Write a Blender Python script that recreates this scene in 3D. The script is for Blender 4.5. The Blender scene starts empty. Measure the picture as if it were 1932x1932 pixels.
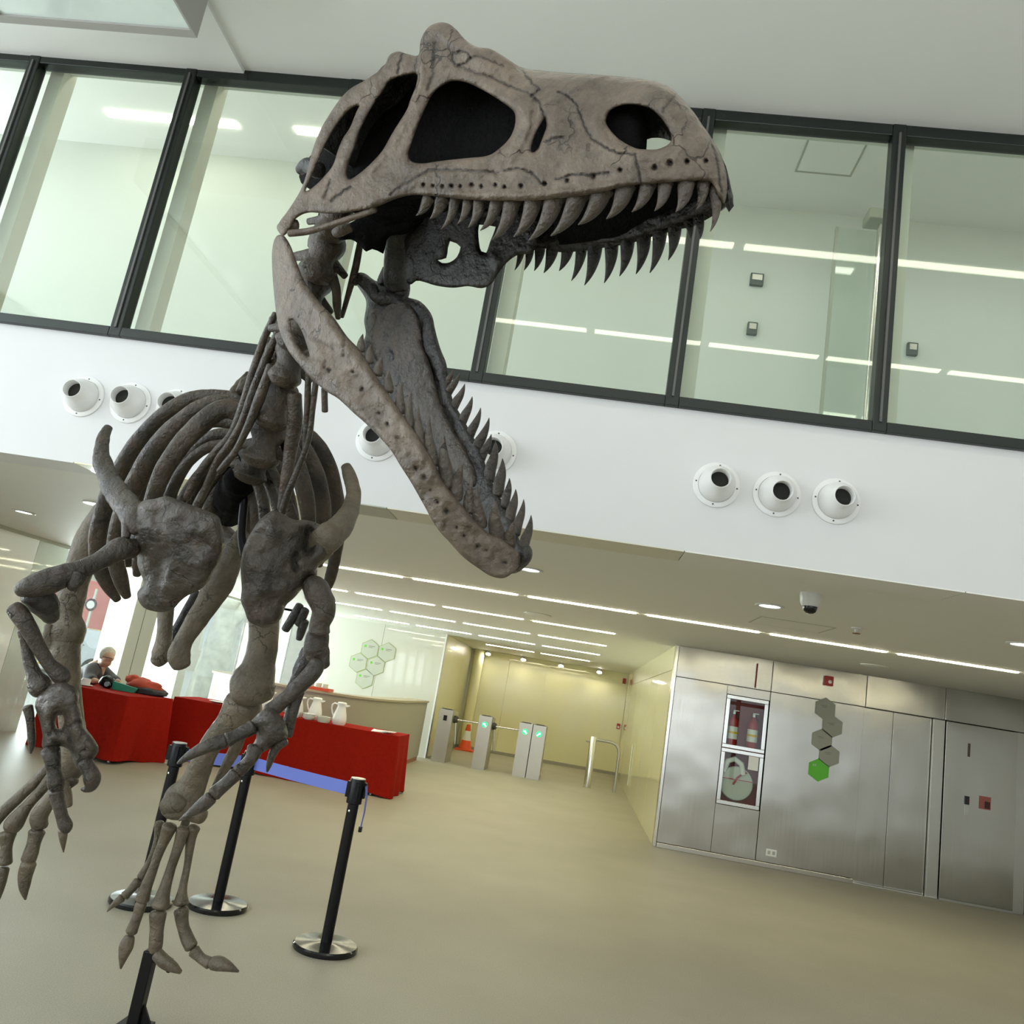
import bpy, bmesh, math, random
import numpy as np
from mathutils import Vector, Matrix, noise, geometry

random.seed(4)
scene = bpy.context.scene
col = scene.collection

# ------------------------------------------------------------------ camera
FPX, PITCH, ROLL, YAW, CAMH = 1527.33, 0.2172, 0.1679, -0.1174, 1.5
CAM = np.array([0.0, 0.0, CAMH])
_fwd = np.array([math.sin(YAW) * math.cos(PITCH), math.cos(YAW) * math.cos(PITCH), math.sin(PITCH)])
_r0 = np.array([math.cos(YAW), -math.sin(YAW), 0.0])
_u0 = np.cross(_r0, _fwd)
_rt = _r0 * math.cos(ROLL) + _u0 * math.sin(ROLL)
_up = -_r0 * math.sin(ROLL) + _u0 * math.cos(ROLL)
cam_data = bpy.data.cameras.new('camera')
cam_data.sensor_width = 36.0
cam_data.lens = 36.0 * FPX / 1932.0
cam_data.clip_start = 0.05
cam_data.clip_end = 200
cam = bpy.data.objects.new('camera', cam_data)
col.objects.link(cam)
cam.matrix_world = Matrix(((_rt[0], _up[0], -_fwd[0], CAM[0]),
                           (_rt[1], _up[1], -_fwd[1], CAM[1]),
                           (_rt[2], _up[2], -_fwd[2], CAM[2]),
                           (0, 0, 0, 1)))
scene.camera = cam

# ------------------------------------------------------------------ world, daylight, exposure
world = bpy.data.worlds.new('overcast_sky')
scene.world = world
world.use_nodes = True
_bg = world.node_tree.nodes['Background']
_bg.inputs[0].default_value = (0.86, 0.95, 1.0, 1)
_bg.inputs[1].default_value = 1.3


def area_light(name, loc, rot, sx, sy, power, color):
    ld = bpy.data.lights.new(name, 'AREA')
    ld.shape = 'RECTANGLE'
    ld.size, ld.size_y, ld.energy, ld.color = sx, sy, power, color
    o = bpy.data.objects.new(name, ld)
    o.location, o.rotation_euler = loc, rot
    col.objects.link(o)
    return o


# daylight entering through the glazed street fronts left of and behind the camera
area_light('daylight_left_front', (-7.15, -0.8, 3.0), (0, math.radians(-94), 0), 3.6, 8.0, 320, (0.86, 0.95, 1.0))
area_light('daylight_rear_front', (-1.0, -6.1, 3.2), (math.radians(72), 0, 0), 11.0, 3.4, 200, (0.93, 0.98, 1.0))
area_light('daylight_left_low_hall', (-9.2, 10.5, 1.2), (0, math.radians(-122), 0), 2.4, 13.0, 2100, (0.9, 0.97, 1.0))

scene.view_settings.view_transform = 'Standard'
scene.view_settings.look = 'None'
scene.view_settings.gamma = 1.0
scene.view_settings.use_curve_mapping = False
scene.view_settings.exposure = 0.12
scene.cycles.use_denoising = True
scene.cycles.max_bounces = 6
scene.cycles.diffuse_bounces = 3
scene.cycles.use_light_tree = False
scene.cycles.glossy_bounces = 3
scene.cycles.transmission_bounces = 3
scene.cycles.transparent_max_bounces = 8
scene.cycles.use_adaptive_sampling = True
scene.cycles.adaptive_threshold = 0.04
scene.cycles.adaptive_min_samples = 12
scene.cycles.caustics_reflective = False
scene.cycles.caustics_refractive = False


# ------------------------------------------------------------------ materials
def new_mat(name):
    m = bpy.data.materials.new(name)
    m.use_nodes = True
    nt = m.node_tree
    b = nt.nodes['Principled BSDF']
    return m, nt, b


def plain(name, color, rough=0.5, metal=0.0, spec=0.5, noise_amt=0.06, noise_scale=8.0, bump=0.0, bump_scale=60.0,
          coat=0.0):
    """A principled material with a gentle procedural colour variation and optional fine relief."""
    m, nt, b = new_mat(name)
    b.inputs['Roughness'].default_value = rough
    b.inputs['Metallic'].default_value = metal
    b.inputs['Specular IOR Level'].default_value = spec
    b.inputs['Coat Weight'].default_value = coat
    b.inputs['Coat Roughness'].default_value = 0.04
    tc = nt.nodes.new('ShaderNodeTexCoord')
    n = nt.nodes.new('ShaderNodeTexNoise')
    n.inputs['Scale'].default_value = noise_scale
    n.inputs['Detail'].default_value = 4
    nt.links.new(tc.outputs['Object'], n.inputs['Vector'])
    mix = nt.nodes.new('ShaderNodeMix')
    mix.data_type = 'RGBA'
    c = color
    mix.inputs[6].default_value = (c[0] * (1 - noise_amt), c[1] * (1 - noise_amt), c[2] * (1 - noise_amt), 1)
    mix.inputs[7].default_value = (min(1, c[0] * (1 + noise_amt)), min(1, c[1] * (1 + noise_amt)), min(1, c[2] * (1 + noise_amt)), 1)
    nt.links.new(n.outputs['Fac'], mix.inputs[0])
    nt.links.new(mix.outputs[2], b.inputs['Base Color'])
    if bump > 0:
        n2 = nt.nodes.new('ShaderNodeTexNoise')
        n2.inputs['Scale'].default_value = bump_scale
        n2.inputs['Detail'].default_value = 3
        nt.links.new(tc.outputs['Object'], n2.inputs['Vector'])
        bp = nt.nodes.new('ShaderNodeBump')
        bp.inputs['Strength'].default_value = bump
        bp.inputs['Distance'].default_value = 0.01
        nt.links.new(n2.outputs['Fac'], bp.inputs['Height'])
        nt.links.new(bp.outputs['Normal'], b.inputs['Normal'])
    return m


def emit(name, color, strength):
    m, nt, b = new_mat(name)
    b.inputs['Base Color'].default_value = (*color, 1)
    b.inputs['Emission Color'].default_value = (*color, 1)
    b.inputs['Emission Strength'].default_value = strength
    return m


def glass_mat(name, tint, ior=1.5, rough=0.0):
    m, nt, b = new_mat(name)
    nt.nodes.remove(b)
    out = nt.nodes['Material Output']
    tr = nt.nodes.new('ShaderNodeBsdfTransparent')
    tr.inputs[0].default_value = (*tint, 1)
    gl = nt.nodes.new('ShaderNodeBsdfGlossy')
    gl.inputs['Roughness'].default_value = rough
    fr = nt.nodes.new('ShaderNodeFresnel')
    ge = nt.nodes.new('ShaderNodeNewGeometry')
    mi = nt.nodes.new('ShaderNodeMix')
    mi.inputs[2].default_value = ior
    mi.inputs[3].default_value = 1.0 / ior
    nt.links.new(ge.outputs['Backfacing'], mi.inputs[0])
    nt.links.new(mi.outputs[0], fr.inputs[0])
    mx = nt.nodes.new('ShaderNodeMixShader')
    nt.links.new(fr.outputs[0], mx.inputs[0])
    nt.links.new(tr.outputs[0], mx.inputs[1])
    nt.links.new(gl.outputs[0], mx.inputs[2])
    nt.links.new(mx.outputs[0], out.inputs[0])
    return m


def bone_mat(name, c_light, c_dark, c_tint, rough=0.42, spec=0.45):
    """Cast-bone: mottled colour, fine pores, pitted relief; the 'dirt' attribute holds the grime in cracks."""
    m, nt, b = new_mat(name)
    b.inputs['Roughness'].default_value = rough
    b.inputs['Specular IOR Level'].default_value = spec
    tc = nt.nodes.new('ShaderNodeTexCoord')
    n1 = nt.nodes.new('ShaderNodeTexNoise')
    n1.inputs['Scale'].default_value = 9
    n1.inputs['Detail'].default_value = 6
    n1.inputs['Roughness'].default_value = 0.65
    nt.links.new(tc.outputs['Object'], n1.inputs['Vector'])
    r1 = nt.nodes.new('ShaderNodeValToRGB')
    r1.color_ramp.elements[0].position = 0.32
    r1.color_ramp.elements[0].color = (*c_dark, 1)
    r1.color_ramp.elements[1].position = 0.68
    r1.color_ramp.elements[1].color = (*c_light, 1)
    nt.links.new(n1.outputs['Fac'], r1.inputs[0])
    n2 = nt.nodes.new('ShaderNodeTexNoise')
    n2.inputs['Scale'].default_value = 23
    n2.inputs['Detail'].default_value = 3
    nt.links.new(tc.outputs['Object'], n2.inputs['Vector'])
    rr = nt.nodes.new('ShaderNodeValToRGB')
    rr.color_ramp.elements[0].position = 0.55
    rr.color_ramp.elements[1].position = 0.75
    nt.links.new(n2.outputs['Fac'], rr.inputs[0])
    mulv = nt.nodes.new('ShaderNodeMath')
    mulv.operation = 'MULTIPLY'
    mulv.inputs[1].default_value = 0.5
    nt.links.new(rr.outputs[0], mulv.inputs[0])
    mx = nt.nodes.new('ShaderNodeMix')
    mx.data_type = 'RGBA'
    mx.inputs[7].default_value = (*c_tint, 1)
    nt.links.new(mulv.outputs[0], mx.inputs[0])
    nt.links.new(r1.outputs[0], mx.inputs[6])
    at = nt.nodes.new('ShaderNodeAttribute')
    at.attribute_name = 'dirt'
    mx2 = nt.nodes.new('ShaderNodeMix')
    mx2.data_type = 'RGBA'
    mx2.inputs[7].default_value = (0.012, 0.01, 0.008, 1)
    nt.links.new(at.outputs['Fac'], mx2.inputs[0])
    nt.links.new(mx.outputs[2], mx2.inputs[6])
    nt.links.new(mx2.outputs[2], b.inputs['Base Color'])
    # relief: coarse lumps, fine grain, pores, thin wandering cracks
    def math_node(op, x, y):
        n_ = nt.nodes.new('ShaderNodeMath')
        n_.operation = op
        for i_, v_ in enumerate((x, y)):
            if isinstance(v_, (int, float)):
                n_.inputs[i_].default_value = v_
            else:
                nt.links.new(v_, n_.inputs[i_])
        return n_.outputs[0]

    def tex_noise(scale, detail, rgh=0.6):
        n_ = nt.nodes.new('ShaderNodeTexNoise')
        n_.inputs['Scale'].default_value = scale
        n_.inputs['Detail'].default_value = detail
        n_.inputs['Roughness'].default_value = rgh
        nt.links.new(tc.outputs['Object'], n_.inputs['Vector'])
        return n_

    lum = tex_noise(20, 3)
    fin = tex_noise(75, 5, 0.65)
    vo = nt.nodes.new('ShaderNodeTexVoronoi')
    vo.inputs['Scale'].default_value = 55
    nt.links.new(tc.outputs['Object'], vo.inputs['Vector'])
    pr = nt.nodes.new('ShaderNodeMapRange')
    pr.inputs[1].default_value = 0.05
    pr.inputs[2].default_value = 0.2
    nt.links.new(vo.outputs['Distance'], pr.inputs[0])
    wn = tex_noise(14, 3)
    va = nt.nodes.new('ShaderNodeVectorMath')
    va.operation = 'MULTIPLY_ADD'
    va.inputs[1].default_value = (0.09, 0.09, 0.09)
    nt.links.new(wn.outputs['Color'], va.inputs[0])
    nt.links.new(tc.outputs['Object'], va.inputs[2])
    ve = nt.nodes.new('ShaderNodeTexVoronoi')
    ve.feature = 'DISTANCE_TO_EDGE'
    ve.inputs['Scale'].default_value = 8
    nt.links.new(va.outputs[0], ve.inputs['Vector'])
    ck = nt.nodes.new('ShaderNodeMapRange')
    ck.inputs[1].default_value = 0.006
    ck.inputs[2].default_value = 0.016
    ck.inputs[3].default_value = 1.0
    ck.inputs[4].default_value = 0.0
    nt.links.new(ve.outputs['Distance'], ck.inputs[0])
    mk_ = nt.nodes.new('ShaderNodeMapRange')
    mk_.inputs[1].default_value = 0.52
    mk_.inputs[2].default_value = 0.60
    nt.links.new(tex_noise(5, 2).outputs['Fac'], mk_.inputs[0])
    crack = math_node('MULTIPLY', ck.outputs[0], mk_.outputs[0])
    grime = math_node('MAXIMUM', math_node('MULTIPLY', crack, 0.75), at.outputs['Fac'])
    nt.links.new(grime, mx2.inputs[0])
    h = math_node('ADD', math_node('MULTIPLY', lum.outputs['Fac'], 1.3), math_node('MULTIPLY', fin.outputs['Fac'], 0.55))
    h = math_node('ADD', h, math_node('MULTIPLY', pr.outputs[0], 0.10))
    h = math_node('SUBTRACT', h, math_node('MULTIPLY', crack, 0.25))
    bp = nt.nodes.new('ShaderNodeBump')
    bp.inputs['Strength'].default_value = 0.8
    bp.inputs['Distance'].default_value = 0.012
    nt.links.new(h, bp.inputs['Height'])
    nt.links.new(bp.outputs['Normal'], b.inputs['Normal'])
    return m


def floor_mat():
    m, nt, b = new_mat('speckled_stone_floor')
    tc = nt.nodes.new('ShaderNodeTexCoord')
    n1 = nt.nodes.new('ShaderNodeTexNoise')
    n1.inputs['Scale'].default_value = 170
    n1.inputs['Detail'].default_value = 5
    n1.inputs['Roughness'].default_value = 0.7
    nt.links.new(tc.outputs['Object'], n1.inputs['Vector'])
    r = nt.nodes.new('ShaderNodeValToRGB')
    r.color_ramp.elements[0].position = 0.3
    r.color_ramp.elements[0].color = (0.31, 0.285, 0.215, 1)
    r.color_ramp.elements[1].position = 0.7
    r.color_ramp.elements[1].color = (0.51, 0.475, 0.375, 1)
    nt.links.new(n1.outputs['Fac'], r.inputs[0])
    n2 = nt.nodes.new('ShaderNodeTexNoise')
    n2.inputs['Scale'].default_value = 1.3
    n2.inputs['Detail'].default_value = 5
    nt.links.new(tc.outputs['Object'], n2.inputs['Vector'])
    mx = nt.nodes.new('ShaderNodeMix')
    mx.data_type = 'RGBA'
    mx.blend_type = 'MULTIPLY'
    mx.inputs[0].default_value = 0.35
    r2 = nt.nodes.new('ShaderNodeValToRGB')
    r2.color_ramp.elements[0].position = 0.35
    r2.color_ramp.elements[0].color = (0.75, 0.74, 0.7, 1)
    r2.color_ramp.elements[1].position = 0.65
    r2.color_ramp.elements[1].color = (1, 1, 1, 1)
    nt.links.new(n2.outputs['Fac'], r2.inputs[0])
    nt.links.new(r.outputs[0], mx.inputs[6])
    nt.links.new(r2.outputs[0], mx.inputs[7])
    nt.links.new(mx.outputs[2], b.inputs['Base Color'])
    b.inputs['Roughness'].default_value = 0.5
    b.inputs['Specular IOR Level'].default_value = 0.35
    bp = nt.nodes.new('ShaderNodeBump')
    bp.inputs['Strength'].default_value = 0.12
    bp.inputs['Distance'].default_value = 0.004
    nt.links.new(n1.outputs['Fac'], bp.inputs['Height'])
    nt.links.new(bp.outputs['Normal'], b.inputs['Normal'])
    return m


def steel_mat(name, color=(0.50, 0.485, 0.44), rough=0.21, wave=0.25):
    m, nt, b = new_mat(name)
    b.inputs['Base Color'].default_value = (*color, 1)
    b.inputs['Metallic'].default_value = 1.0
    tc = nt.nodes.new('ShaderNodeTexCoord')
    mp = nt.nodes.new('ShaderNodeMapping')
    mp.inputs['Scale'].default_value = (260, 260, 2)
    nt.links.new(tc.outputs['Object'], mp.inputs[0])
    n = nt.nodes.new('ShaderNodeTexNoise')
    n.inputs['Scale'].default_value = 1.0
    n.inputs['Detail'].default_value = 2
    nt.links.new(mp.outputs[0], n.inputs['Vector'])
    rm = nt.nodes.new('ShaderNodeMapRange')
    rm.inputs[3].default_value = rough - 0.06
    rm.inputs[4].default_value = rough + 0.08
    nt.links.new(n.outputs['Fac'], rm.inputs[0])
    nt.links.new(rm.outputs[0], b.inputs['Roughness'])
    n2 = nt.nodes.new('ShaderNodeTexNoise')
    n2.inputs['Scale'].default_value = 1.6
    n2.inputs['Detail'].default_value = 1
    nt.links.new(tc.outputs['Object'], n2.inputs['Vector'])
    bp = nt.nodes.new('ShaderNodeBump')
    bp.inputs['Strength'].default_value = wave
    bp.inputs['Distance'].default_value = 0.08
    nt.links.new(n2.outputs['Fac'], bp.inputs['Height'])
    nt.links.new(bp.outputs['Normal'], b.inputs['Normal'])
    return m


M = {}
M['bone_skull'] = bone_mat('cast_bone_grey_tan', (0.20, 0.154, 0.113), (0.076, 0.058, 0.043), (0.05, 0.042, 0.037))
M['bone_dark'] = bone_mat('cast_bone_umber_shade', (0.034, 0.030, 0.026), (0.013, 0.012, 0.010), (0.05, 0.044, 0.036), 0.34)  # darker bone; on far and inner skull parts it paints in the shade
M['bone_inner_shade'] = bone_mat('cast_bone_inside_shade', (0.006, 0.006, 0.005), (0.003, 0.003, 0.003), (0.008, 0.008, 0.007), 0.8, 0.08)  # black stands in for the shade inside the skull
M['bone_body'] = bone_mat('cast_bone_brown', (0.076, 0.057, 0.037), (0.016, 0.0125, 0.008), (0.085, 0.04, 0.026), 0.36)
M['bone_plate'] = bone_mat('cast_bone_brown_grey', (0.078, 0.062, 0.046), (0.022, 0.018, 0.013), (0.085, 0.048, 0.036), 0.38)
M['bone_leg'] = bone_mat('cast_bone_olive_tan', (0.155, 0.125, 0.080), (0.062, 0.050, 0.032), (0.09, 0.056, 0.034), 0.42)
M['tooth'] = bone_mat('cast_tooth_grey', (0.105, 0.083, 0.063), (0.055, 0.044, 0.034), (0.05, 0.043, 0.037), 0.3)
M['floor'] = floor_mat()
M['white_wall'] = plain('white_paint', (0.72, 0.72, 0.715), 0.6, noise_amt=0.01)
M['white_ceiling'] = plain('white_ceiling_paint', (0.92, 0.92, 0.90), 0.7, noise_amt=0.01)
M['low_ceiling'] = plain('grey_white_ceiling_paint', (0.86, 0.85, 0.80), 0.65, noise_amt=0.015)
M['cream_glass'] = plain('cream_back_painted_glass', (0.87, 0.83, 0.50), 0.35, noise_amt=0.015, coat=1.0)
M['white_glass'] = plain('white_back_painted_glass', (0.54, 0.545, 0.47), 0.35, noise_amt=0.01, coat=1.0)
M['left_glass'] = plain('bright_white_back_painted_glass', (0.84, 0.86, 0.82), 0.35, noise_amt=0.01, coat=1.0)
M['upper_wall'] = plain('pale_green_wall', (0.73, 0.755, 0.70), 0.5, noise_amt=0.01)
M['frame'] = plain('dark_anodised_frame', (0.035, 0.04, 0.036), 0.35, metal=0.6)
_fm, _ft, _fb = new_mat('frosted_white_glass')
_ft.nodes.remove(_fb)
_t1, _t2, _t3 = _ft.nodes.new('ShaderNodeBsdfTranslucent'), _ft.nodes.new('ShaderNodeBsdfDiffuse'), _ft.nodes.new('ShaderNodeMixShader')
_t1.inputs[0].default_value = (0.9, 0.93, 0.92, 1)
_t2.inputs[0].default_value = (0.8, 0.82, 0.8, 1)
_t3.inputs[0].default_value = 0.4
_ft.links.new(_t1.outputs[0], _t3.inputs[1])
_ft.links.new(_t2.outputs[0], _t3.inputs[2])
_ft.links.new(_t3.outputs[0], _ft.nodes['Material Output'].inputs[0])
M['frosted'] = _fm
M['bead'] = plain('grey_bead', (0.10, 0.10, 0.092), 0.4)
M['cream_post'] = plain('cream_post_paint', (0.72, 0.70, 0.58), 0.5)
M['glass'] = glass_mat('greenish_window_glass', (0.945, 0.98, 0.955), 1.5)
M['clear_glass'] = glass_mat('clear_shopfront_glass', (0.93, 0.97, 0.95), 1.45)
M['strip'] = emit('strip_light_glow', (1.0, 0.94, 0.66), 33.0)
M['strip_cool'] = emit('upper_strip_light_glow', (1.0, 0.96, 0.80), 10.0)
M['fill_strip_upper'] = emit('upper_room_fill_glow', (1.0, 0.97, 0.86), 11.0)  # glow of the added strips that fill the upper room
M['downlight'] = emit('downlight_glow', (0.95, 1.0, 0.92), 9.0)
M['spot'] = emit('spotlight_glow', (1.0, 0.96, 0.78), 140.0)
M['steel'] = steel_mat('brushed_steel', wave=0.22)
M['steel_plain'] = steel_mat('satin_steel', (0.55, 0.54, 0.5), 0.33, 0.0)
M['steel_bright'] = steel_mat('bright_steel', (0.75, 0.74, 0.7), 0.18, 0.0)
M['steel_dark'] = plain('dark_joint', (0.06, 0.058, 0.05), 0.5)
M['white_plastic'] = plain('white_plastic', (0.82, 0.82, 0.8), 0.3, noise_amt=0.01)
M['black'] = plain('black_paint', (0.005, 0.005, 0.005), 0.32, spec=0.25)
M['black_gloss'] = plain('black_gloss', (0.01, 0.01, 0.01), 0.12)
M['black_hole'] = plain('dark_duct', (0.012, 0.012, 0.008), 0.8)
M['red'] = plain('fire_red', (0.42, 0.025, 0.02), 0.35)
M['red_cloth'] = plain('red_tablecloth', (0.32, 0.012, 0.005), 0.9, spec=0.08, noise_amt=0.25, noise_scale=30, bump=0.25, bump_scale=350)
M['blue_belt'] = plain('blue_belt', (0.15, 0.20, 0.62), 0.5, noise_amt=0.05)
M['orange'] = plain('orange_plastic', (0.85, 0.10, 0.02), 0.45)
M['counter'] = plain('counter_laminate', (0.36, 0.335, 0.265), 0.4, noise_amt=0.03)
M['wood_base'] = plain('red_brown_plinth', (0.36, 0.13, 0.06), 0.5)
M['porcelain'] = plain('white_porcelain', (0.85, 0.85, 0.82), 0.2, noise_amt=0.01)
M['green'] = plain('green_sign', (0.10, 0.48, 0.02), 0.4)
M['hex_grey'] = plain('grey_green_sign', (0.42, 0.44, 0.36), 0.4, noise_amt=0.03)
M['hex_steel'] = plain('etched_hexagon', (0.30, 0.31, 0.26), 0.45, noise_amt=0.03)
M['hex_edge'] = plain('olive_sign_edge', (0.30, 0.35, 0.16), 0.5)
M['print'] = plain('grey_print', (0.20, 0.20, 0.17), 0.6)
M['led'] = emit('green_led', (0.01, 0.62, 0.22), 1.3)
M['led_core'] = emit('white_led', (0.8, 1.0, 0.88), 2.5)
M['column'] = plain('grey_stone_column', (0.42, 0.41, 0.35), 0.6, noise_amt=0.04)
M['skin'] = plain('skin', (0.55, 0.33, 0.22), 0.5)
M['hair'] = plain('grey_hair', (0.72, 0.69, 0.58), 0.7, noise_amt=0.3, noise_scale=60)
M['jacket'] = plain('dark_grey_jacket', (0.045, 0.04, 0.042), 0.8, noise_amt=0.2)
M['shirt'] = plain('white_shirt', (0.75, 0.76, 0.76), 0.7)
M['teal'] = plain('green_folder', (0.02, 0.26, 0.16), 0.5)
M['red_fabric'] = plain('orange_red_fabric', (0.50, 0.07, 0.035), 0.8, noise_amt=0.3, noise_scale=20)
M['asphalt'] = plain('pale_pavement', (0.55, 0.55, 0.53), 0.8)
M['bark'] = plain('plane_tree_bark', (0.62, 0.60, 0.50), 0.9, noise_amt=0.45, noise_scale=5, bump=0.6, bump_scale=10)
M['yellow'] = plain('yellow_paint', (0.85, 0.55, 0.04), 0.5)
M['car'] = plain('silver_car_paint', (0.62, 0.65, 0.68), 0.25, metal=0.2)
M['tyre'] = plain('tyre', (0.03, 0.03, 0.03), 0.8)
M['grey_stone'] = plain('pale_stone_facade', (0.62, 0.58, 0.48), 0.8, noise_amt=0.15, noise_scale=4)
M['carglass'] = plain('car_glass', (0.12, 0.15, 0.17), 0.1)


# ------------------------------------------------------------------ object helpers
def tag(o, label=None, cat=None, group=None, kind=None):
    if label:
        o['label'] = label
    if cat:
        o['category'] = cat
    if group:
        o['group'] = group
    if kind:
        o['kind'] = kind
    return o


def mk(name, verts, faces, mat, parent=None, smooth=False):
    me = bpy.data.meshes.new(name)
    me.from_pydata([tuple(map(float, v)) for v in verts], [], [tuple(f) for f in faces])
    me.validate()
    me.update()
    if smooth:
        me.polygons.foreach_set('use_smooth', [True] * len(me.polygons))
    o = bpy.data.objects.new(name, me)
    me.materials.append(M[mat] if isinstance(mat, str) else mat)
    col.objects.link(o)
    if parent is not None:
        attach(o, parent)
    return o


def attach(o, parent):
    o.parent = parent
    o.matrix_parent_inverse = Matrix.Translation(-Vector(parent.location)) if parent.parent is None else \
        Matrix.Translation(-Vector(parent.location)) @ Matrix.Identity(4)


def empty(name, loc=(0, 0, 0)):
    o = bpy.data.objects.new(name, None)
    o.empty_display_size = 0.1
    o.location = loc
    col.objects.link(o)
    return o


class MB:
    """Collects simple solids and links them as one mesh object."""

    def __init__(s):
        s.v, s.f = [], []

    def add(s, v, f):
        k = len(s.v)
        s.v += [tuple(map(float, p)) for p in v]
        s.f += [tuple(i + k for i in q) for q in f]
        return s

    def box(s, x0, x1, y0, y1, z0, z1):
        v = [(x0, y0, z0), (x1, y0, z0), (x1, y1, z0), (x0, y1, z0), (x0, y0, z1), (x1, y0, z1), (x1, y1, z1), (x0, y1, z1)]
        return s.add(v, [(0, 3, 2, 1), (4, 5, 6, 7), (0, 1, 5, 4), (1, 2, 6, 5), (2, 3, 7, 6), (3, 0, 4, 7)])

    def bbox(s, x0, x1, y0, y1, z0, z1, b=0.004):
        """Bevelled box."""
        bm = bmesh.new()
        bmesh.ops.create_cube(bm, size=1)
        for v in bm.verts:
            v.co = Vector(((x0 + x1) / 2 + v.co.x * (x1 - x0), (y0 + y1) / 2 + v.co.y * (y1 - y0), (z0 + z1) / 2 + v.co.z * (z1 - z0)))
        bmesh.ops.bevel(bm, geom=bm.edges[:], offset=b, segments=2, affect='EDGES', profile=0.5)
        bm.verts.index_update()
        s.add([v.co for v in bm.verts], [[v.index for v in f.verts] for f in bm.faces])
        bm.free()
        return s

    def prism(s, pts, axis, a, b):
        """Extrude a polygon along an axis ('x','y','z') from a to b."""
        n = len(pts)

        def P(p, t):
            return {'x': (t, p[0], p[1]), 'y': (p[0], t, p[1]), 'z': (p[0], p[1], t)}[axis]
        v = [P(p, a) for p in pts] + [P(p, b) for p in pts]
        f = [tuple(range(n))[::-1], tuple(range(n, 2 * n))] + [(i, (i + 1) % n, n + (i + 1) % n, n + i) for i in range(n)]
        return s.add(v, f)

    def lathe(s, prof, c=(0, 0, 0), n=24, axis=Vector((0, 0, 1)), close=True):
        """Revolve (radius, height) profile about an axis through c."""
        axis = Vector(axis).normalized()
        a = axis.orthogonal().normalized()
        b = axis.cross(a)
        v, f = [], []
        for (r, h) in prof:
            for k in range(n):
                t = 2 * math.pi * k / n
                p = Vector(c) + axis * h + (a * math.cos(t) + b * math.sin(t)) * r
                v.append(p)
        m = len(prof)
        for j in range(m - 1):
            for k in range(n):
                k2 = (k + 1) % n
                f.append((j * n + k, j * n + k2, (j + 1) * n + k2, (j + 1) * n + k))
        if close:
            f.append(tuple(range(n))[::-1])
            f.append(tuple((m - 1) * n + k for k in range(n)))
        return s.add(v, f)

    def pipe(s, pts, r, n=10):
        """A round tube along a polyline; r number or list."""
        pts = [Vector(p) for p in pts]
        rr = r if isinstance(r, (list, tuple)) else [r] * len(pts)
        v, f = [], []
        prev = None
        for i, p in enumerate(pts):
            t = (pts[min(i + 1, len(pts) - 1)] - pts[max(i - 1, 0)]).normalized()
            if prev is None:
                a = t.orthogonal().normalized()
            else:
                a = (prev - t * prev.dot(t)).normalized()
            prev = a
            b = t.cross(a)
            for k in range(n):
                q = 2 * math.pi * k / n
                v.append(p + (a * math.cos(q) + b * math.sin(q)) * rr[i])
        for j in range(len(pts) - 1):
            for k in range(n):
                k2 = (k + 1) % n
                f.append((j * n + k, j * n + k2, (j + 1) * n + k2, (j + 1) * n + k))
        f.append(tuple(range(n))[::-1])
        f.append(tuple((len(pts) - 1) * n + k for k in range(n)))
        return s.add(v, f)

    def build(s, name, mat, parent=None, smooth=False):
        o = mk(name, s.v, s.f, mat, parent, smooth)
        if smooth:
            me = o.data
            bm = bmesh.new()
            bm.from_mesh(me)
            for e in bm.edges:
                if len(e.link_faces) == 2 and e.calc_face_angle(0) > 0.7:
                    e.smooth = False
            bm.to_mesh(me)
            bm.free()
        return o


def box(name, x0, x1, y0, y1, z0, z1, mat, parent=None, bevel=0.0):
    m = MB()
    if bevel > 0:
        m.bbox(x0, x1, y0, y1, z0, z1, bevel)
    else:
        m.box(x0, x1, y0, y1, z0, z1)
    return m.build(name, mat, parent)


def copy_tree(root, loc):
    r = root.copy()
    col.objects.link(r)
    r.location = loc
    for ch in list(root.children):
        c = ch.copy()
        col.objects.link(c)
        c.parent = r
        for g in ch.children:
            d = g.copy()
            col.objects.link(d)
            d.parent = c
    return r


def on_ray(px, py):
    return _fwd + _rt * (px - 966.0) / FPX - _up * (py - 966.0) / FPX


def P(px, py, d):
    """World point seen at a photograph pixel, d metres deep along the view axis."""
    return CAM + on_ray(px, py) * d


def on_plane(px, py, p0, n):
    r = on_ray(px, py)
    return float(np.dot(p0 - CAM, n) / np.dot(r, n))


ORD = ['first', 'second', 'third', 'fourth', 'fifth', 'sixth', 'seventh', 'eighth', 'ninth', 'tenth']

# ------------------------------------------------------------------ the setting
YB, ZW0, ZW1, ZC, ZS = 4.034, 3.07, 4.87, 2.43, 2.32
XL, XR = -7.0, 7.0


def struct(o):
    o['kind'] = 'structure'
    return o


struct(box('floor', XL - 0.3, XR, -6.3, 21.0, -0.12, 0.0, 'floor'))
struct(box('ceiling_atrium', -2.53, XR, -6.3, YB + 0.1, 4.87, 5.02, 'white_ceiling'))
struct(box('ceiling_atrium_side', XL - 0.3, -2.53, -6.3, YB + 0.1, 4.845, 5.02, 'white_ceiling'))
struct(box('ceiling_low', XL - 0.3, XR, YB + 0.26, 21.0, ZC, ZC + 0.1, 'low_ceiling'))
struct(box('wall_balcony', XL - 0.3, XR, YB, YB + 0.14, ZS + 0.006, ZW0, 'white_wall'))
struct(box('floor_upper', XL - 0.3, XR, YB + 0.14, 6.2, 2.62, 2.9, 'low_ceiling'))
struct(box('ceiling_upper', XL - 0.3, XR, YB + 0.1, 6.2, 5.5, 5.6, 'white_ceiling'))
struct(box('wall_upper_back', XL - 0.3, XR, 5.78, 5.9, 2.9, 5.5, 'upper_wall'))
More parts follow.
